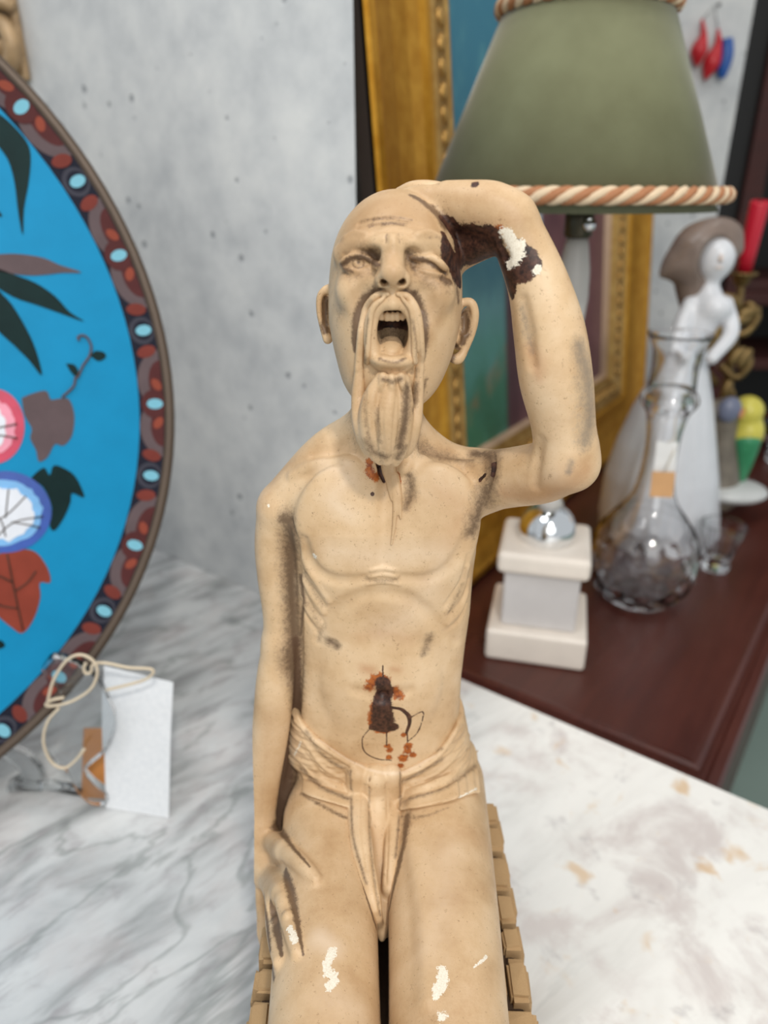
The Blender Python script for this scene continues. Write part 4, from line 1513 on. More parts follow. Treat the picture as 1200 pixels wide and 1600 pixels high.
    # the same spray repeats, turned half round, on the other side
    for o in [c for c in t.children if c.name.split('.')[0] in ('enamel_leaf', 'flower')]:
        inst(o, o.name.split('.')[0], t, Matrix.Rotation(math.pi, 4, 'Y'))
    # rim: alternating motifs, placed round the circle
    ang = lambda p: math.atan2(*(on_plate(*p, .003)[::-1]))
    big = [ang(p) for p in ((17, 150), (185, 389), (243, 631), (217, 852))]
    step = (big[0] - big[-1]) / 3
    rr = lambda r: PLD + (.0012 - PLD) * (r - PLI) / (.3615 - PLI)

    def motif(pieces):
        bm = bmesh.new()
        mats = []
        for k, (mat, poly) in enumerate(pieces):
            if mat not in mats:
                mats.append(mat)
            vs_ = []
            for s, r in poly:
                r = min(max(r, PLI + .0005), .3612)
                a = s / .352
                vs_.append(bm.verts.new((r * math.cos(a), rr(r) - .0003 - .00012 * k, r * math.sin(a))))
            f = bm.faces.new(vs_)
            f.material_index = mats.index(mat)
        o = bm_to('rim_motif', bm, None, t)
        for m_ in mats:
            o.data.materials.append(m_)
        for p in o.data.polygons:
            if p.normal.y > 0:
                p.flip()
        return o
    el = lambda s, r, a, b, k=20, rot=0: [(s + a * math.cos(x) * math.cos(rot) - b * math.sin(x) * math.sin(rot), r + a * math.cos(x) * math.sin(rot) + b * math.sin(x) * math.cos(rot)) for x in np.linspace(0, 2 * math.pi, k, endpoint=False)]
    arch = lambda s, w, h, r0: [(s + w * math.cos(x), r0 - h * math.sin(x)) for x in np.linspace(0, math.pi, 16)]
    ro = .3612
    bigp = [(grey, arch(-.020, .027, .0205, ro)), (grey, arch(.020, .027, .0205, ro)), (red, arch(-.019, .019, .0115, ro)), (red, arch(.019, .019, .0115, ro)),
            (orange, el(-.0170, .3560, .0058, .0036, 14, .5)), (orange, el(.0170, .3560, .0058, .0036, 14, -.5)), (red, el(0, .3525, .0125, .0105)), (pale, el(0, .3535, .0046, .0068))]
    red2 = plain('brick_enamel', (112, 50, 42), .5, var=.12, Specular_IOR_Level=.1)
    slate = plain('slate_enamel', (58, 58, 68), .5, Specular_IOR_Level=.1)
    smallp = [(slate, el(0, .3515, .0120, .0105)), (navy, el(0, .3525, .0085, .0080)), (pale, el(0, .3530, .0046, .0066)), (red2, el(-.0185, .3515, .0052, .0082, 16, -.25)), (red2, el(.0185, .3515, .0052, .0082, 16, .25))]
    a, b = motif(bigp), motif(smallp)
    N = round(2 * math.pi / abs(step))
    for i in range(N):
        th = big[2] + i * 2 * math.pi / N
        for o, e in ((a, 0), (b, math.pi / N)):
            R = Matrix.Rotation(-(th + e), 4, 'Y')
            if i == 0:
                o.matrix_local = R
            else:
                inst(o, 'rim_motif', t, R)
    return t


def build_stand():
    acr = glass('acrylic', (.95, .975, .985, 1), 0.06, 1.49)
    d = .470
    foot = atz(150, 1258, 0)
    t = thing('plate_stand', 'clear acrylic easel stand holding up the blue plate', 'stand', tuple(foot))
    o = np.array(foot)

    def piece(px, dist, th, lean=0.0):
        q = np.array([at(x, y, dist + lean * (1258 - y)) for x, y in spline(list(px) + [px[0]], 3)[:-1]])
        bm = bmesh.new()
        off = np.array([-.25, 1, 0]) * th
        f = [bm.verts.new(p - o) for p in q]
        b = [bm.verts.new(p - o + off) for p in q]
        n = len(q)
        bm.faces.new(f)
        bm.faces.new(b[::-1])
        for i in range(n):
            j = (i + 1) % n
            bm.faces.new((f[j], f[i], b[i], b[j]))
        bmesh.ops.bevel(bm, geom=[e for e in bm.edges if e.calc_face_angle(0) > 1], offset=.0030, segments=3, affect='EDGES')
        return bm_to('support_arm', bm, acr, t)
    piece([(64, 1048), (82, 1029), (118, 1038), (150, 1062), (170, 1098), (180, 1130), (166, 1172), (142, 1194), (132, 1208), (146, 1226), (168, 1244), (164, 1258), (140, 1256), (118, 1234), (106, 1208), (86, 1192), (72, 1166), (76, 1122), (98, 1094), (82, 1066)], foot[1] - .004, .009)
    f2 = atz(45, 1238, 0)
    piece([(-60, 1100), (-30, 1120), (10, 1165), (40, 1180), (62, 1205), (66, 1236), (40, 1246), (10, 1236), (20, 1222), (36, 1222), (20, 1195), (-30, 1160), (-70, 1130)], f2[1], .009)
    a, b = atz(128, 1235, .006) - o, atz(30, 1218, .006) - o
    tube('cross_bar', [a, b], .005, acr, t, 12)
    # tag tied on
    T = thing('price_tag', 'blank white price tag with loops of pale string, leaning on the acrylic stand', 'tag', tuple(atz(214, 1270, 0)))
    o2 = np.array(T.location)
    bl, br_ = atz(166, 1262, .0006), atz(264, 1278, .0006)
    tl, tr = at(163, 1040, bl[1] + .030), at(271, 1066, br_[1] + .030)
    N = Nodes('tag_paper')
    g = N.noise(220, 3)
    m = N.noise(26, 2, .5, N.coord(1, 'Object', (14, 3, 3)))
    N.set(Base_Color=N.mix(N.math('MULTIPLY', N.smooth(m, .62, .74), .10), N.ramp(g, [(.3, srgb(222, 225, 228)), (.7, srgb(232, 234, 236))]), srgb(150, 152, 156)), Roughness=.7)
    paper = N.m
    nv = np.cross(br_ - bl, tl - bl)
    nv = nv / np.linalg.norm(nv) * .0006
    q = [bl, br_, br_ * .4 + tr * .6 + nv * 3, tr, tl, bl * .4 + tl * .6 + nv * 3]
    vs_ = [p - o2 for p in q] + [p - o2 + nv for p in q]
    mk('card', vs_, [(0, 1, 2, 5), (5, 2, 3, 4), (11, 8, 7, 6), (10, 9, 8, 11), (0, 6, 7, 1), (1, 7, 8, 2), (2, 8, 9, 3), (3, 9, 10, 4), (4, 10, 11, 5), (5, 11, 6, 0)], paper, T)
    st = plain('string', (214, 198, 172), .8, scale=300, bump=.3)
    D = foot[1] - .012
    for pts in ([(74, 1098), (84, 1062), (104, 1032), (126, 1023), (146, 1033), (152, 1052), (142, 1076), (116, 1094), (90, 1102), (72, 1102), (80, 1094), (100, 1090)],
                [(134, 1036), (131, 1044), (134, 1052), (142, 1050), (146, 1038), (165, 1036), (200, 1043), (234, 1045), (239, 1052), (226, 1062), (200, 1070), (166, 1078)],
                [(92, 1106), (74, 1128), (68, 1160), (80, 1190), (100, 1200), (118, 1188), (132, 1170)]):
        q = [at(x, y, D + (.004 if x > 155 else 0)) - o2 for x, y in spline(pts, 5)]
        tube('string', q, .0013, st, T, 8)
    k = thing('kraft_tag', 'small orange-brown card behind the clear stand, left of the white tag', 'tag', tuple(atz(146, 1240, 0)))
    o3 = np.array(k.location)
    bl, br_ = atz(130, 1240, .0005), atz(168, 1243, .0005)
    tl, tr = at(133, 1134, bl[1] + .022), at(170, 1134, br_[1] + .022)
    q = [bl, br_, tr, tl]
    vs_ = [p - o3 for p in q] + [p - o3 + np.array([0, .001, .0003]) for p in q]
    mk('card', vs_, [(0, 1, 2, 3), (7, 6, 5, 4), (0, 4, 5, 1), (1, 5, 6, 2), (2, 6, 7, 3), (3, 7, 4, 0)], plain('kraft', (190, 124, 60), .6), k)


def build_carved():
    """carved mirror frame on the concrete wall, its right edge in view"""
    nrm = -DEEP

    def onw(px, py):
        d, o = ray(px, py), np.array(EYE)
        p = o + d * (((EP - o) @ nrm) / (d @ nrm)) - EP
        return (p @ EDGE, p[2])
    M = Matrix(((EDGE[0], DEEP[0], 0, EP[0]), (EDGE[1], DEEP[1], 0, EP[1]), (0, 0, 1, 0), (0, 0, 0, 1)))
    x0 = onw(40, 60)[0]
    zb = onw(58, 143)[1]
    loc = M @ Matrix.Translation((x0 - .05, -.001, zb))
    t = thing('carved_frame', 'carved beige and gold scrollwork frame on the grey wall above the plate', 'frame', matrix=loc)
    g = plain('carved_gesso', (168, 140, 104), .45, .1, .22, 60, .2)
    box('back_board', (-.10, -.010, .012), (.050, 0, .80), g, t, .004)

    def scroll(cx, cz, r, turns, start, dirn=1):
        pts, rad = [], []
        for i in range(28):
            u = i / 27
            a = start + dirn * turns * 2 * math.pi * u
            q = r * (1 - .78 * u)
            pts.append((cx + q * math.cos(a), -.016 - .008 * u, cz + q * math.sin(a)))
            rad.append(.0125 - .006 * u)
        return tube('scroll', pts, rad, g, t, 10)
    z = .02
    k = 0
    while z < .8:
        scroll(.022, z + .035, .032, 1.3, -1.9 if k % 2 == 0 else 1.9, 1 if k % 2 == 0 else -1)
        tube('acanthus', [(.056, -.012, z + .07), (.030, -.024, z + .082), (-.01, -.02, z + .078), (-.05, -.012, z + .085)], (.006, .012, .011, .005), g, t, 10)
        scroll(-.045, z + .05, .030, 1.2, 0, -1)
        z += .092
        k += 1

# ------------------------------------------------------------------ gilt picture, lamp and the pieces on the sideboard
TZ = -.0105      # sideboard top


def build_picture():
    e = np.array([.556, .831, 0])
    th = math.radians(5.6)
    back = np.array([-.831, .556, 0])
    u = math.cos(th) * np.array([0, 0, 1.0]) + math.sin(th) * back
    n = np.cross(e, u)               # towards the viewer's side
    if n @ -back < 0:
        n = -n
    BL = np.array([.036, .765, TZ + .0065])
    y = -n
    M = Matrix(((e[0], y[0], u[0], BL[0]), (e[1], y[1], u[1], BL[1]), (e[2], y[2], u[2], BL[2]), (0, 0, 0, 1)))
    t = thing('framed_painting', 'large painting in a wide gold frame leaning behind the green lamp', 'painting', matrix=M)
    W, H, BOT = 1.05, 1.12, .82
    gold = gilt('gold_leaf', (190, 130, 30), (222, 166, 62), .42)
    old = gilt('antique_gold', (166, 122, 60), (206, 168, 100), .4)
    side = plain('frame_side', (54, 44, 38), .6)
    # (inset, towards the viewer)
    prof = [(0, -.004), (0, .000), (.005, .003), (.016, .003), (.022, .000), (.030, -.002), (.060, -.008), (.095, -.011), (.118, -.010), (.128, -.006), (.136, -.006), (.142, -.010)]
    prof2 = [(.142, -.010), (.150, -.008), (.156, -.011), (.185, -.015), (.190, -.013), (.196, -.015), (.207, -.024)]
    liner = [(.207, -.024), (.2085, -.028), (.213, -.036), (.2135, -.042)]

    def rails(pr, mat, nm):
        out = []
        for s in range(4):
            vs_, fs = [], []
            for d, h in pr:
                b = d * BOT          # the bottom rail is a little narrower
                c = [(d, -h, b), (W - d, -h, b), (W - d, -h, H - d), (d, -h, H - d)]
                vs_ += [c[s], c[(s + 1) % 4]]
            for i in range(len(pr) - 1):
                fs.append((2 * i, 2 * i + 1, 2 * i + 3, 2 * i + 2))
            out.append(mk(nm, vs_, fs, mat, t))
        return out
    rails([(.02, -.022), (0, -.020), (0, -.004)], side, 'frame_edge')
    rs = rails(prof[1:], gold, 'frame_rail')
    r2 = rails(prof2, old, 'ornament_band')
    rails(liner, plain('liner', (182, 152, 124), .5), 'liner')
    box('back_board', (.06, .054, .06), (W - .06, .060, H - .06), side, t)
    rails([(.06, -.060), (.06, -.018), (.02, -.018)], side, 'frame_edge')
    # leaf bumps on the ornament band
    bm = bmesh.new()
    bmesh.ops.create_icosphere(bm, subdivisions=2, radius=1)
    first = bm_to('gilt_leaf', bm, old, r2[0], True)
    used = False
    for s in range(4):
        L = (W if s % 2 == 0 else H) - .32
        k = int(L / .024)
        for i in range(k):
            a = .16 + (i + .5) * L / k
            p = [(a, .171 * BOT), (W - .171, a), (W - a, H - .171), (.171, H - a)][s]
            R = Matrix.Translation((p[0], .013, p[1])) @ Matrix.Rotation([0, -math.pi / 2, math.pi, math.pi / 2][s], 4, 'Y') @ Matrix.Rotation(.5 if i % 2 else -.5, 4, 'Y') @ Matrix.Diagonal((.0105, .005, .0085, 1))
            if not used:
                first.matrix_local = R
                used = True
            else:
                inst(first, 'gilt_leaf', r2[s], R)
    # painted canvas: teal ground passing to green with an orange streak, plum field with pale figure on the right
    N = Nodes('oil_painting')
    c = N.coord()
    sx = N.n.new('ShaderNodeSeparateXYZ')
    N.l.new(c, sx.inputs[0])
    X, Z = sx.outputs['X'], sx.outputs['Z']
    w = N.noise(9, 4, .6, c)
    brush = N.noise(30, 5, .6, N.coord(1, 'Object', (1, 1, .5)))
    zz = N.math('ADD', Z, N.math('MULTIPLY', N.math('SUBTRACT', w, .5), .16))
    sky = N.ramp(zz, [(.18, srgb(52, 104, 76)), (.25, srgb(62, 118, 92)), (.31, srgb(84, 142, 130)), (.37, srgb(96, 144, 146)), (.44, srgb(62, 114, 126)), (.60, srgb(48, 110, 130)), (.95, srgb(62, 128, 152))])
    sky = N.mix(N.math('MULTIPLY', N.smooth(brush, .48, .7), .35), sky, srgb(100, 160, 160))
    ln = N.math('ADD', .232, N.math('MULTIPLY', N.math('SUBTRACT', X, .26), .55))
    sk = N.math('ABSOLUTE', N.math('SUBTRACT', N.math('ADD', Z, N.math('MULTIPLY', N.math('SUBTRACT', w, .5), .05)), ln))
    sky = N.mix(N.math('MULTIPLY', N.math('MULTIPLY', N.smooth(sk, .030, .004), N.smooth(w, .40, .62)), .85), sky, srgb(164, 108, 58))
    plum = N.ramp(w, [(.3, srgb(86, 52, 58)), (.7, srgb(122, 82, 84))])
    pl = N.smooth(X, .374, .386)
    edge = N.math('MULTIPLY', N.smooth(X, .365, .38), N.smooth(X, .45, .40))
    col = N.mix(pl, sky, plum)
    col = N.mix(N.math('MULTIPLY', edge, .6), col, srgb(58, 34, 40))
    pf = N.math('ABSOLUTE', N.math('SUBTRACT', X, N.math('ADD', .535, N.math('MULTIPLY', Z, -.09))))
    pale = N.math('MULTIPLY', N.smooth(pf, .034, .020), N.smooth(Z, .40, .46))
    col = N.mix(pale, col, srgb(186, 196, 204))
    N.set(Base_Color=col, Roughness=.35)
    N.bump(brush, .15, .001)
    c0, c1, cb = .208, W - .208, .170
    mk('canvas', [(c0, .036, cb), (c1, .036, cb), (c1, .036, H - c0), (c0, .036, H - c0), (c0, .042, cb), (c1, .042, cb), (c1, .042, H - c0), (c0, .042, H - c0)],
       [(0, 1, 2, 3), (7, 6, 5, 4), (0, 4, 5, 1), (1, 5, 6, 2), (2, 6, 7, 3), (3, 7, 4, 0)], N.m, t)


def build_lamp():
    t = thing('table_lamp', 'table lamp with green velvet shade, chrome ball and white stepped stone base', 'lamp', (.1975, .776, TZ), math.radians(-14))
    st = plain('white_stone', (226, 216, 204), .42, var=.05, scale=25)
    grey = plain('pale_marble', (200, 196, 194), .4, var=.06, scale=18)
    st2 = st
    box('plinth', (-.060, -.060, 0), (.060, .060, .043), st, t, .005, 3)
    box('shaft', (-.0445, -.0445, .043), (.0445, .0445, .118), grey, t, .003)
    box('cap', (-.0535, -.0535, .118), (.0535, .0535, .146), st, t, .007, 3)
    chrome = Nodes('chrome').set(Base_Color=(.82, .84, .86, 1), Metallic=1.0, Roughness=.08)
    a = np.linspace(-.35, 1.35, 18)
    lathe('ball', [(.034 * math.cos(x), .1575 + .034 * math.sin(x)) for x in a], chrome, t, 48)
    fro = Nodes('frosted_stem').set(Base_Color=srgb(206, 202, 196), Roughness=.35, Transmission_Weight=.25, IOR=1.4)
    lathe('stem', [(.012, .188), (.016, .192), (.012, .200), (.008, .215), (.007, .30), (.007, .375), (.011, .384), (.0150, .402), (.0172, .428), (.0160, .455), (.012, .480), (.010, .488)], fro, t, 40)
    dk = plain('socket_bronze', (70, 66, 52), .35, .6)
    lathe('socket', [(.010, .486), (.014, .489), (.0145, .512), (.011, .518), (.010, .53)], dk, t, 32)
    s = lathe('switch', [(.0, 0), (.0055, .001), (.0065, .005), (.005, .010), (0, .011)], chrome, t, 16)
    s.matrix_local = Matrix.Translation((.010, -.011, .500)) @ Matrix.Rotation(math.pi / 2, 4, 'X')
    z0, z1, r0, r1 = .521, .684, .1415, .0735
    sh = lathe('shade', [(r0, z0), (r1, z1), (r1 - .002, z1), (r0 - .002, z0)], velvet(), t, 96, True, True)
    ln = lathe('lining', [(r0 - .0026, z0 - .008), (r1 - .0026, z1), (r1 - .0036, z1), (r0 - .0038, z0 - .008)], plain('shade_lining', (96, 98, 74), .8), sh, 96, True, True)
    cream = plain('cream_cord', (214, 190, 158), .7, scale=300)
    peach = plain('peach_cord', (166, 112, 74), .7, scale=300)

    def rope(R, z, k, r):
        par = None
        for j in range(4):
            n = k * 14
            q = []
            for i in range(n):
                a = 2 * math.pi * i / n
                b = a * k / 2 + j * math.pi / 2
                rad = R + r * .62 * math.cos(b)
                q.append((rad * math.cos(a), rad * math.sin(a), z + r * .62 * math.sin(b)))
            o = tube('rope_trim' if par is None else 'cord_strand', q, r * .62, cream if j % 2 == 0 else peach, par or sh, 7, True)
            par = par or o
    rope(r0 + .003, z0 + .006, 40, .0062)
    rope(r1 + .003, z1 - .002, 22, .0062)
    sh.location = (-.0126, -.0031, 0)      # the shade sits a little askew
    tube('shade_ring', [(r1 * .96 * math.cos(a), r1 * .96 * math.sin(a), z1 - .02) for a in np.linspace(0, 6.283, 40)[:-1]], .0015, dk, sh, 6, True)
    for a in (0, 2.1, 4.2):
        tube('spider_arm', [(0, 0, z1 - .03), (r1 * .96 * math.cos(a), r1 * .96 * math.sin(a), z1 - .02)], .0015, dk, sh, 6)
    lathe('harp_rod', [(.003, .50), (.003, z1 - .028)], dk, t, 10)


def build_decanter():
    gl = glass('clear_glass', (.985, .99, 1, 1), 0.0, 1.5)
    t = thing('decanter', 'clear cut-glass decanter with round body and slender ringed neck, right of the lamp', 'decanter', (.363, .882, TZ))
    out = [(0, 0), (.038, 0), (.050, .005), (.064, .020), (.072, .040), (.0745, .060), (.072, .083), (.064, .105), (.050, .125), (.036, .143), (.027, .162), (.0225, .19), (.021, .22), (.0225, .25), (.027, .272), (.034, .282), (.0355, .290), (.032, .298), (.029, .304), (.028, .33), (.030, .352), (.037, .368), (.0385, .372)]
    inn = [(.036, .372), (.0345, .367), (.0275, .35), (.0255, .33), (.026, .30), (.023, .272), (.0190, .25), (.0175, .22), (.019, .19), (.0235, .162), (.0325, .143), (.0465, .125), (.060, .105), (.0675, .083), (.0695, .060), (.067, .040), (.058, .022), (.040, .014), (0, .012)]
    # the lower body is cut with crossing grooves
    n = 168
    q = [spline(out[:8], 5), spline(out[7:], 3)[1:], np.array(inn)]
    prof = np.concatenate(q)
    no = len(q[0]) + len(q[1])
    vs_, fs = [], []
    for i in range(n):
        a = 2 * math.pi * i / n
        for k, (r, z) in enumerate(prof):
            if k < no and .004 < z < .075:
                f = min(1, (z - .004) / .006) * min(1, (.075 - z) / .012)
                r -= .0030 * f * max(abs(math.cos(6 * a + z * 95)), abs(math.cos(6 * a - z * 95))) ** 3
            vs_.append((r * math.cos(a), r * math.sin(a), z))
    m = len(prof)
    for i in range(n):
        j = (i + 1) % n
        for k in range(m - 1):
            fs.append((i * m + k, j * m + k, j * m + k + 1, i * m + k + 1))
    bm = bmesh.new()
    bv = [bm.verts.new(v) for v in vs_]
    for f in fs:
        bm.faces.new([bv[x] for x in f])
    bmesh.ops.remove_doubles(bm, verts=bm.verts, dist=1e-6)
    bm_to('vessel', bm, gl, t, True)
    # tags on the neck
    for nm, lab, px, py, w, h, colr, dy in (('paper_tag', 'white paper tag hanging on the glass decanter, above the tan one', 1040, 715, .026, .040, (226, 226, 224), .048),
                                           ('paper_tag', 'small tan paper tag hanging on the glass decanter, below the white one', 1035, 757, .028, .032, (208, 160, 110), .062)):
        c = at(px, py, .882 - dy)
        g = thing(nm, lab, 'tag', tuple(c))
        box('card', (-w / 2, -.0005, -h / 2), (w / 2, .0005, h / 2), plain(nm + '_paper', colr, .7), g).rotation_euler = (-.2, 0, -.1)
        top = np.array([.363, .882 - .027, TZ + .275]) - c
        tube('string', [(0, 0, h / 2), tuple(top * .5 + np.array([.004, -.004, 0])), tuple(top)], .0007, plain('thread', (210, 200, 180), .8), g, 6)


def build_lady():
    S = Sdf()
    D = 1.08

    def rw(py, xl, xr, dp):
        a, b = at(xl, py, D), at(xr, py, D)
        return (a[2], (a[0] + b[0]) / 2, D, (b[0] - a[0]) / 2, dp)
    S.loft([rw(*q) for q in ((842, 938, 1112, .085), (800, 938, 1116, .085), (740, 948, 1118, .078), (690, 966, 1114, .066), (640, 990, 1110, .055), (595, 1016, 1106, .042), (560, 1044, 1102, .030), (535, 1062, 1104, .024), (505, 1066, 1122, .028), (478, 1078, 1134, .030), (462, 1086, 1130, .024), (450, 1096, 1124, .016))], .01)
    kk = lambda *r: np.array([list(at(a, b, d)) + [c] for a, b, d, c in r])
    S.chain(kk((1106, 460, D, .013), (1112, 430, D, .013)), .008)
    S.ell(at(1118, 402, D), (.026, .030, .034), .006)
    S.ell(at(1122, 482, D - .022), (.020, .016, .018), .01)
    S.chain(kk((1132, 476, D, .013), (1142, 520, D - .03, .011), (1112, 560, D - .05, .009)), .006)
    S.chain(kk((1080, 476, D, .013), (1062, 525, D - .02, .012), (1074, 570, D - .05, .009)), .006)
    for i in range(9):          # folds of the gown
        u = -1 + i / 4
        S.chain(kk((1080 + u * 18, 560, D - .025 * (1 - u * u), .004), (1060 + u * 45, 650, D - .052 * math.sqrt(max(0, 1 - u * u * .9)), .008), (1030 + u * 82, 835, D - .083 * math.sqrt(max(0, 1 - u * u * .9)), .012)), .008)
    b = at(1028, 842, D)
    t = thing('porcelain_lady', 'tall white porcelain lady in a long gown and grey-brown veil behind the decanter', 'figurine', (b[0], D, TZ))
    o = np.array(t.location)
    dz = TZ - .0 - b[2]
    S.loft([(TZ, b[0], D, .082, .086), (TZ + .02, b[0], D, .084, .086), (b[2] + .01, b[0], D, .078, .082)], .006)
    lo = np.min([q[1] - q[2] for q in S.ops], 0) - .01
    hi = np.max([q[1] + q[2] for q in S.ops], 0) + .01
    lo[2] = TZ - .006
    V, Q = S.mesh(lo, hi, .0028, 12)
    V[:, 2] = np.maximum(V[:, 2], TZ)
    wh = plain('white_porcelain', (214, 216, 220), .25, var=.03)
    mesh_np('gown', V, Q, wh, t, None, o)
    H = Sdf()
    H.ell(at(1104, 388, D + .012), (.044, .042, .038), 0)
    H.chain(kk((1090, 392, D + .01, .034), (1062, 412, D + .01, .024), (1036, 428, D + .01, .006)), .012)
    H.chain(kk((1150, 388, D, .010), (1140, 364, D, .016), (1112, 362, D, .018), (1080, 384, D, .018)), .010)
    H.chain(kk((1084, 410, D + .01, .030), (1080, 450, D + .016, .022), (1082, 500, D + .02, .012)), .012)
    H.ell(at(1124, 410, D - .034), (.026, .034, .036), .004, True)
    for i in range(5):
        H.chain(kk((1130 - i * 12, 360 + i * 6, D - .03, .002), (1090 - i * 8, 396 + i * 9, D - .03, .003), (1058 - i * 4, 424 + i * 8, D - .02, .002)), .004, True)
    lo = np.min([q[1] - q[2] for q in H.ops[:5]], 0) - .01
    hi = np.max([q[1] + q[2] for q in H.ops[:5]], 0) + .01
    V, Q = H.mesh(lo, hi, .0024, 12)
    mesh_np('veil', V, Q, plain('taupe_glaze', (122, 106, 96), .35, var=.15), t, None, o)
    # simple features on the small face
    f = Sdf()
    f.ell(at(1126, 404, D - .030), (.003, .005, .006), 0)
    f.ell(at(1124, 418, D - .028), (.006, .003, .0018), 0)
    V, Q = f.mesh(np.array(at(1126, 404, D - .03)) - .03, np.array(at(1126, 404, D - .03)) + .03, .0008, 16)
    mesh_np('face', V, Q, plain('face_glaze', (216, 200, 190), .3), t, None, o)


def build_small():
    brass = gilt('aged_brass', (96, 78, 48), (150, 124, 78), .42)
    D = 1.27
    kk = lambda pts: np.array([at(a, b, d) for a, b, d in pts])
    base = at(1112, 700, D)
    t = thing('candlestick', 'aged brass candlestick with scrolling leaves holding the red candle', 'candlestick', (base[0], D, TZ))
    o = np.array(t.location)
    top = at(1160, 432, D)
    lathe('foot', [(0, 0), (.048, 0), (.050, .006), (.040, .014), (.018, .022), (.010, .035)], brass, t, 32)
    ax = np.array([[base[0], D, TZ + .03], [base[0], D, TZ + .12], [base[0] + .004, D, TZ + .2], [(base[0] + top[0]) / 2 + .004, D, .27], [top[0], D, top[2]]])
    tube('stem', spline(ax, 6) - o, np.interp(np.linspace(0, 1, 25), (0, .3, .5, .8, 1), (.009, .012, .007, .009, .006)), brass, t, 12)
    c = lathe('candle_cup', [(.004, -.018), (.012, -.012), (.016, 0), (.024, .004), (.024, .007), (.015, .007), (.014, -.006), (0, -.006)], brass, t, 24)
    c.location = Vector(top - o)
    for pts in ([(1118, 600, D), (1098, 570, D - .01), (1104, 530, D - .02), (1128, 530, D - .02), (1126, 556, D - .01)],
                [(1126, 570, D), (1150, 590, D - .01), (1172, 566, D - .015), (1160, 545, D - .01), (1148, 560, D)],
                [(1136, 520, D), (1164, 520, D - .012), (1184, 494, D - .015), (1170, 474, D - .01), (1156, 490, D)],
                [(1140, 500, D), (1120, 486, D - .01), (1124, 462, D - .012), (1142, 462, D - .01)],
                [(1108, 640, D), (1088, 616, D - .01), (1094, 590, D - .02), (1112, 600, D - .01)],
                [(1112, 650, D), (1138, 640, D - .01), (1144, 612, D - .02), (1126, 606, D - .01)]):
        q = spline(kk(pts), 5)
        tube('scroll', q - o, np.linspace(.0085, .0035, len(q)), brass, t, 8)
    bm = bmesh.new()
    bmesh.ops.create_icosphere(bm, subdivisions=2, radius=1)
    p0 = None
    rnd = random.Random(2)
    for x, y in ((1172, 488), (1160, 500), (1136, 516), (1130, 500), (1122, 480), (1152, 556), (1164, 560), (1104, 548), (1116, 530), (1098, 598), (1136, 610), (1146, 470)):
        R = Matrix.Translation(at(x, y, D - .02) - o) @ Matrix.Rotation(rnd.uniform(0, 3), 4, 'Y') @ Matrix.Diagonal((.020, .005, .010, 1))
        if p0 is None:
            p0 = bm_to('leaf', bm, brass, t, True)
            p0.matrix_local = R
        else:
            inst(p0, 'leaf', t, R)
    # candle
    a, b = at(1162, 424, D), at(1188, 314, D - .02)
    c = thing('candle', 'slanting red candle standing in the brass candlestick', 'candle', tuple(a))
    d = Vector(b - a)
    R = d.to_track_quat('Z', 'Y').to_matrix().to_4x4()
    L = d.length
    wax = Nodes('red_wax').set(Base_Color=srgb(190, 24, 48), Roughness=.4, Subsurface_Weight=.15, Subsurface_Scale=.01)
    k = lathe('wax', [(0, 0), (.0125, 0), (.0130, L * .3), (.0150, L * .97), (.0135, L), (.004, L - .003), (0, L - .003)], wax, c, 24)
    k.matrix_local = R
    k = lathe('wick', [(.0012, L - .004), (.0010, L + .010), (0, L + .011)], plain('wick', (60, 50, 44), .8), c, 8)
    k.matrix_local = R
    # parakeet on a stump
    D = 1.17
    base = at(1150, 776, D)
    t = thing('parakeet', 'small yellow and green china parakeet on a grey stump right of the porcelain lady', 'figurine', (base[0], D, TZ))
    o = np.array(t.location)
    zoff = 0

    def blob(nm, mat, parts, k=.008, h=.0022):
        S = Sdf()
        for q in parts:
            if q[0] == 'e':
                S.ell(at(q[1], q[2], q[3]), q[4], k)
            else:
                S.chain(np.array([list(at(a, b, d)) + [r] for a, b, d, r in q[1]]), k)
        lo = np.min([q[1] - q[2] for q in S.ops], 0) - .01
        hi = np.max([q[1] + q[2] for q in S.ops], 0) + .01
        V, Q = S.mesh(lo, hi, h, 12)
        V[:, 2] = np.maximum(V[:, 2], TZ)
        return mesh_np(nm, V, Q, mat, t, None, o)
    yel = plain('yellow_glaze', (206, 196, 84), .28, var=.08)
    gre = plain('green_glaze', (58, 140, 96), .28, var=.12)
    blob('body', yel, [('e', 1168, 642, D, (.026, .026, .026)), ('e', 1166, 676, D, (.028, .028, .036))])
    blob('tail', gre, [('c', [(1166, 686, D - .006, .024), (1162, 720, D - .004, .016), (1156, 752, D, .008)])])
    blob('beak', plain('beak', (190, 130, 70), .4), [('c', [(1160, 642, D - .024, .005), (1157, 652, D - .030, .003)])], .002, .001)
    blob('stump', plain('stump_glaze', (112, 104, 92), .4, var=.25), [('c', [(1132, 644, D + .005, .024), (1128, 690, D + .006, .026), (1124, 740, D + .004, .032), (1122, 770, D, .036)]), ('e', 1118, 640, D, (.02, .02, .016))])
    blob('wing', plain('blue_grey_glaze', (112, 118, 140), .3), [('e', 1140, 640, D - .018, (.020, .014, .022))])
    blob('china_base', plain('base_white', (200, 202, 200), .3), [('e', 1142, 766, D - .006, (.062, .05, .018))])
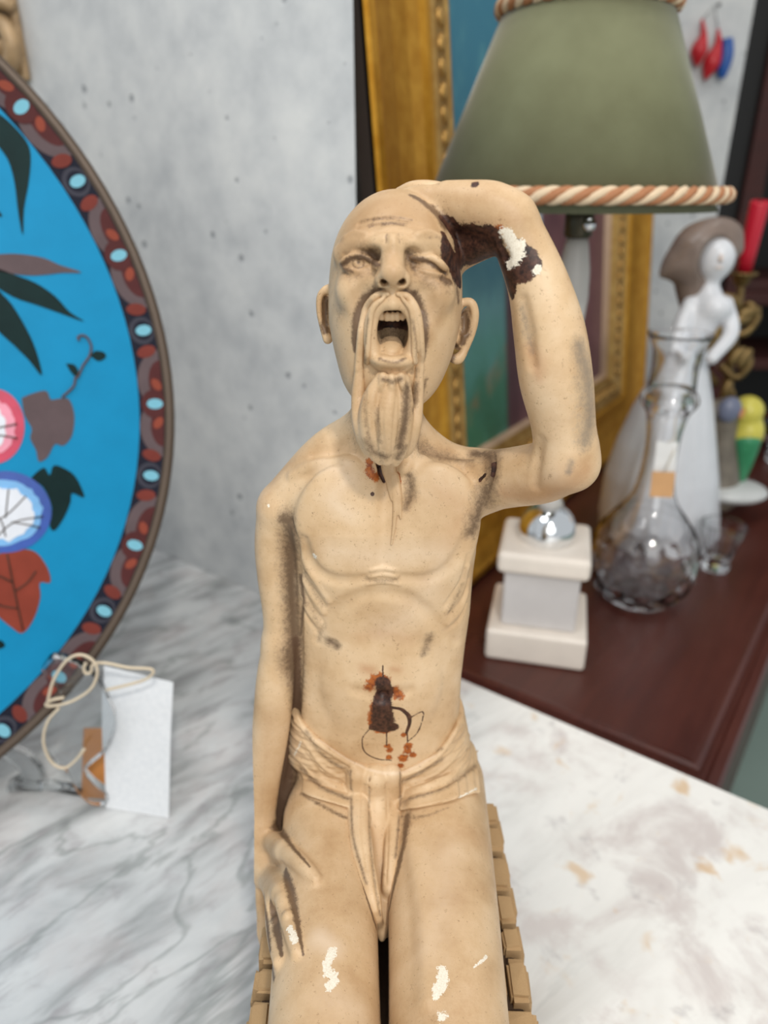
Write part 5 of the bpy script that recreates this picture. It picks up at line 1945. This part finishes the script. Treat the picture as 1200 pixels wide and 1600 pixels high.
    # glasses
    gl = glass('goblet_glass', (.97, .975, .98, 1), .01, 1.48)
    p = at(1119, 878, .965)
    t = thing('cut_glass_cup', 'small cut-glass cup on the sideboard just right of the decanter', 'glass', (p[0], .965, TZ))
    lathe('bowl', [(0, 0), (.020, 0), (.021, .006), (.018, .014), (.024, .034), (.031, .058), (.033, .075), (.0305, .075), (.0285, .058), (.021, .036), (.013, .022), (0, .020)], gl, t, 14, False)
    p = atz(1222, 722, TZ)
    t = thing('glass_bowl', 'clear glass bowl at the right edge beside the parakeet', 'bowl', tuple(p))
    lathe('bowl', [(0, 0), (.030, 0), (.034, .005), (.030, .010), (.045, .030), (.052, .06), (.054, .085), (.0515, .085), (.049, .06), (.042, .033), (.02, .016), (0, .014)], gl, t, 48)
    # ornament with red and blue drops on the back wall
    D = 1.895
    c = at(1112, 80, D)
    t = thing('wall_ornament', 'small ornament of two red drops and a blue drop hanging behind the lampshade', 'ornament', tuple(c))
    o = np.array(c)
    rd, bu = plain('red_enamel', (190, 30, 40), .35), plain('blue_drop', (30, 84, 160), .35)
    for nm, mat, pts in (('red_drop', rd, [(1097, 30, .003), (1099, 55, .008), (1092, 80, .018), (1089, 104, .003)]), ('red_drop', rd, [(1122, 45, .003), (1122, 70, .009), (1112, 98, .019), (1101, 125, .003)]),
                         ('blue_drop', bu, [(1137, 60, .011), (1135, 85, .015), (1130, 108, .013), (1127, 122, .008)])):
        q = spline([(x, y, r * 1000) for x, y, r in pts], 6)
        tube(nm, [at(x, y, D - .016) - o for x, y, r in q], q[:, 2] / 1000, mat, t, 14)
    tube('cord', [at(1122, 44, D - .01) - o, at(1116, 8, D - .004) - o, at(1098, 30, D - .01) - o], .0015, plain('cord', (150, 150, 150), .8), t, 6)
    box('nail', (-.003, -.002, .085), (.003, .02, .091), plain('nail', (90, 90, 92), .4, .8), t)


# ------------------------------------------------------------------ build
FIG_H = .00068
build_room()
build_figurine()
build_plate()
build_stand()
build_carved()
build_picture()
build_lamp()
build_decanter()
build_lady()
build_small()
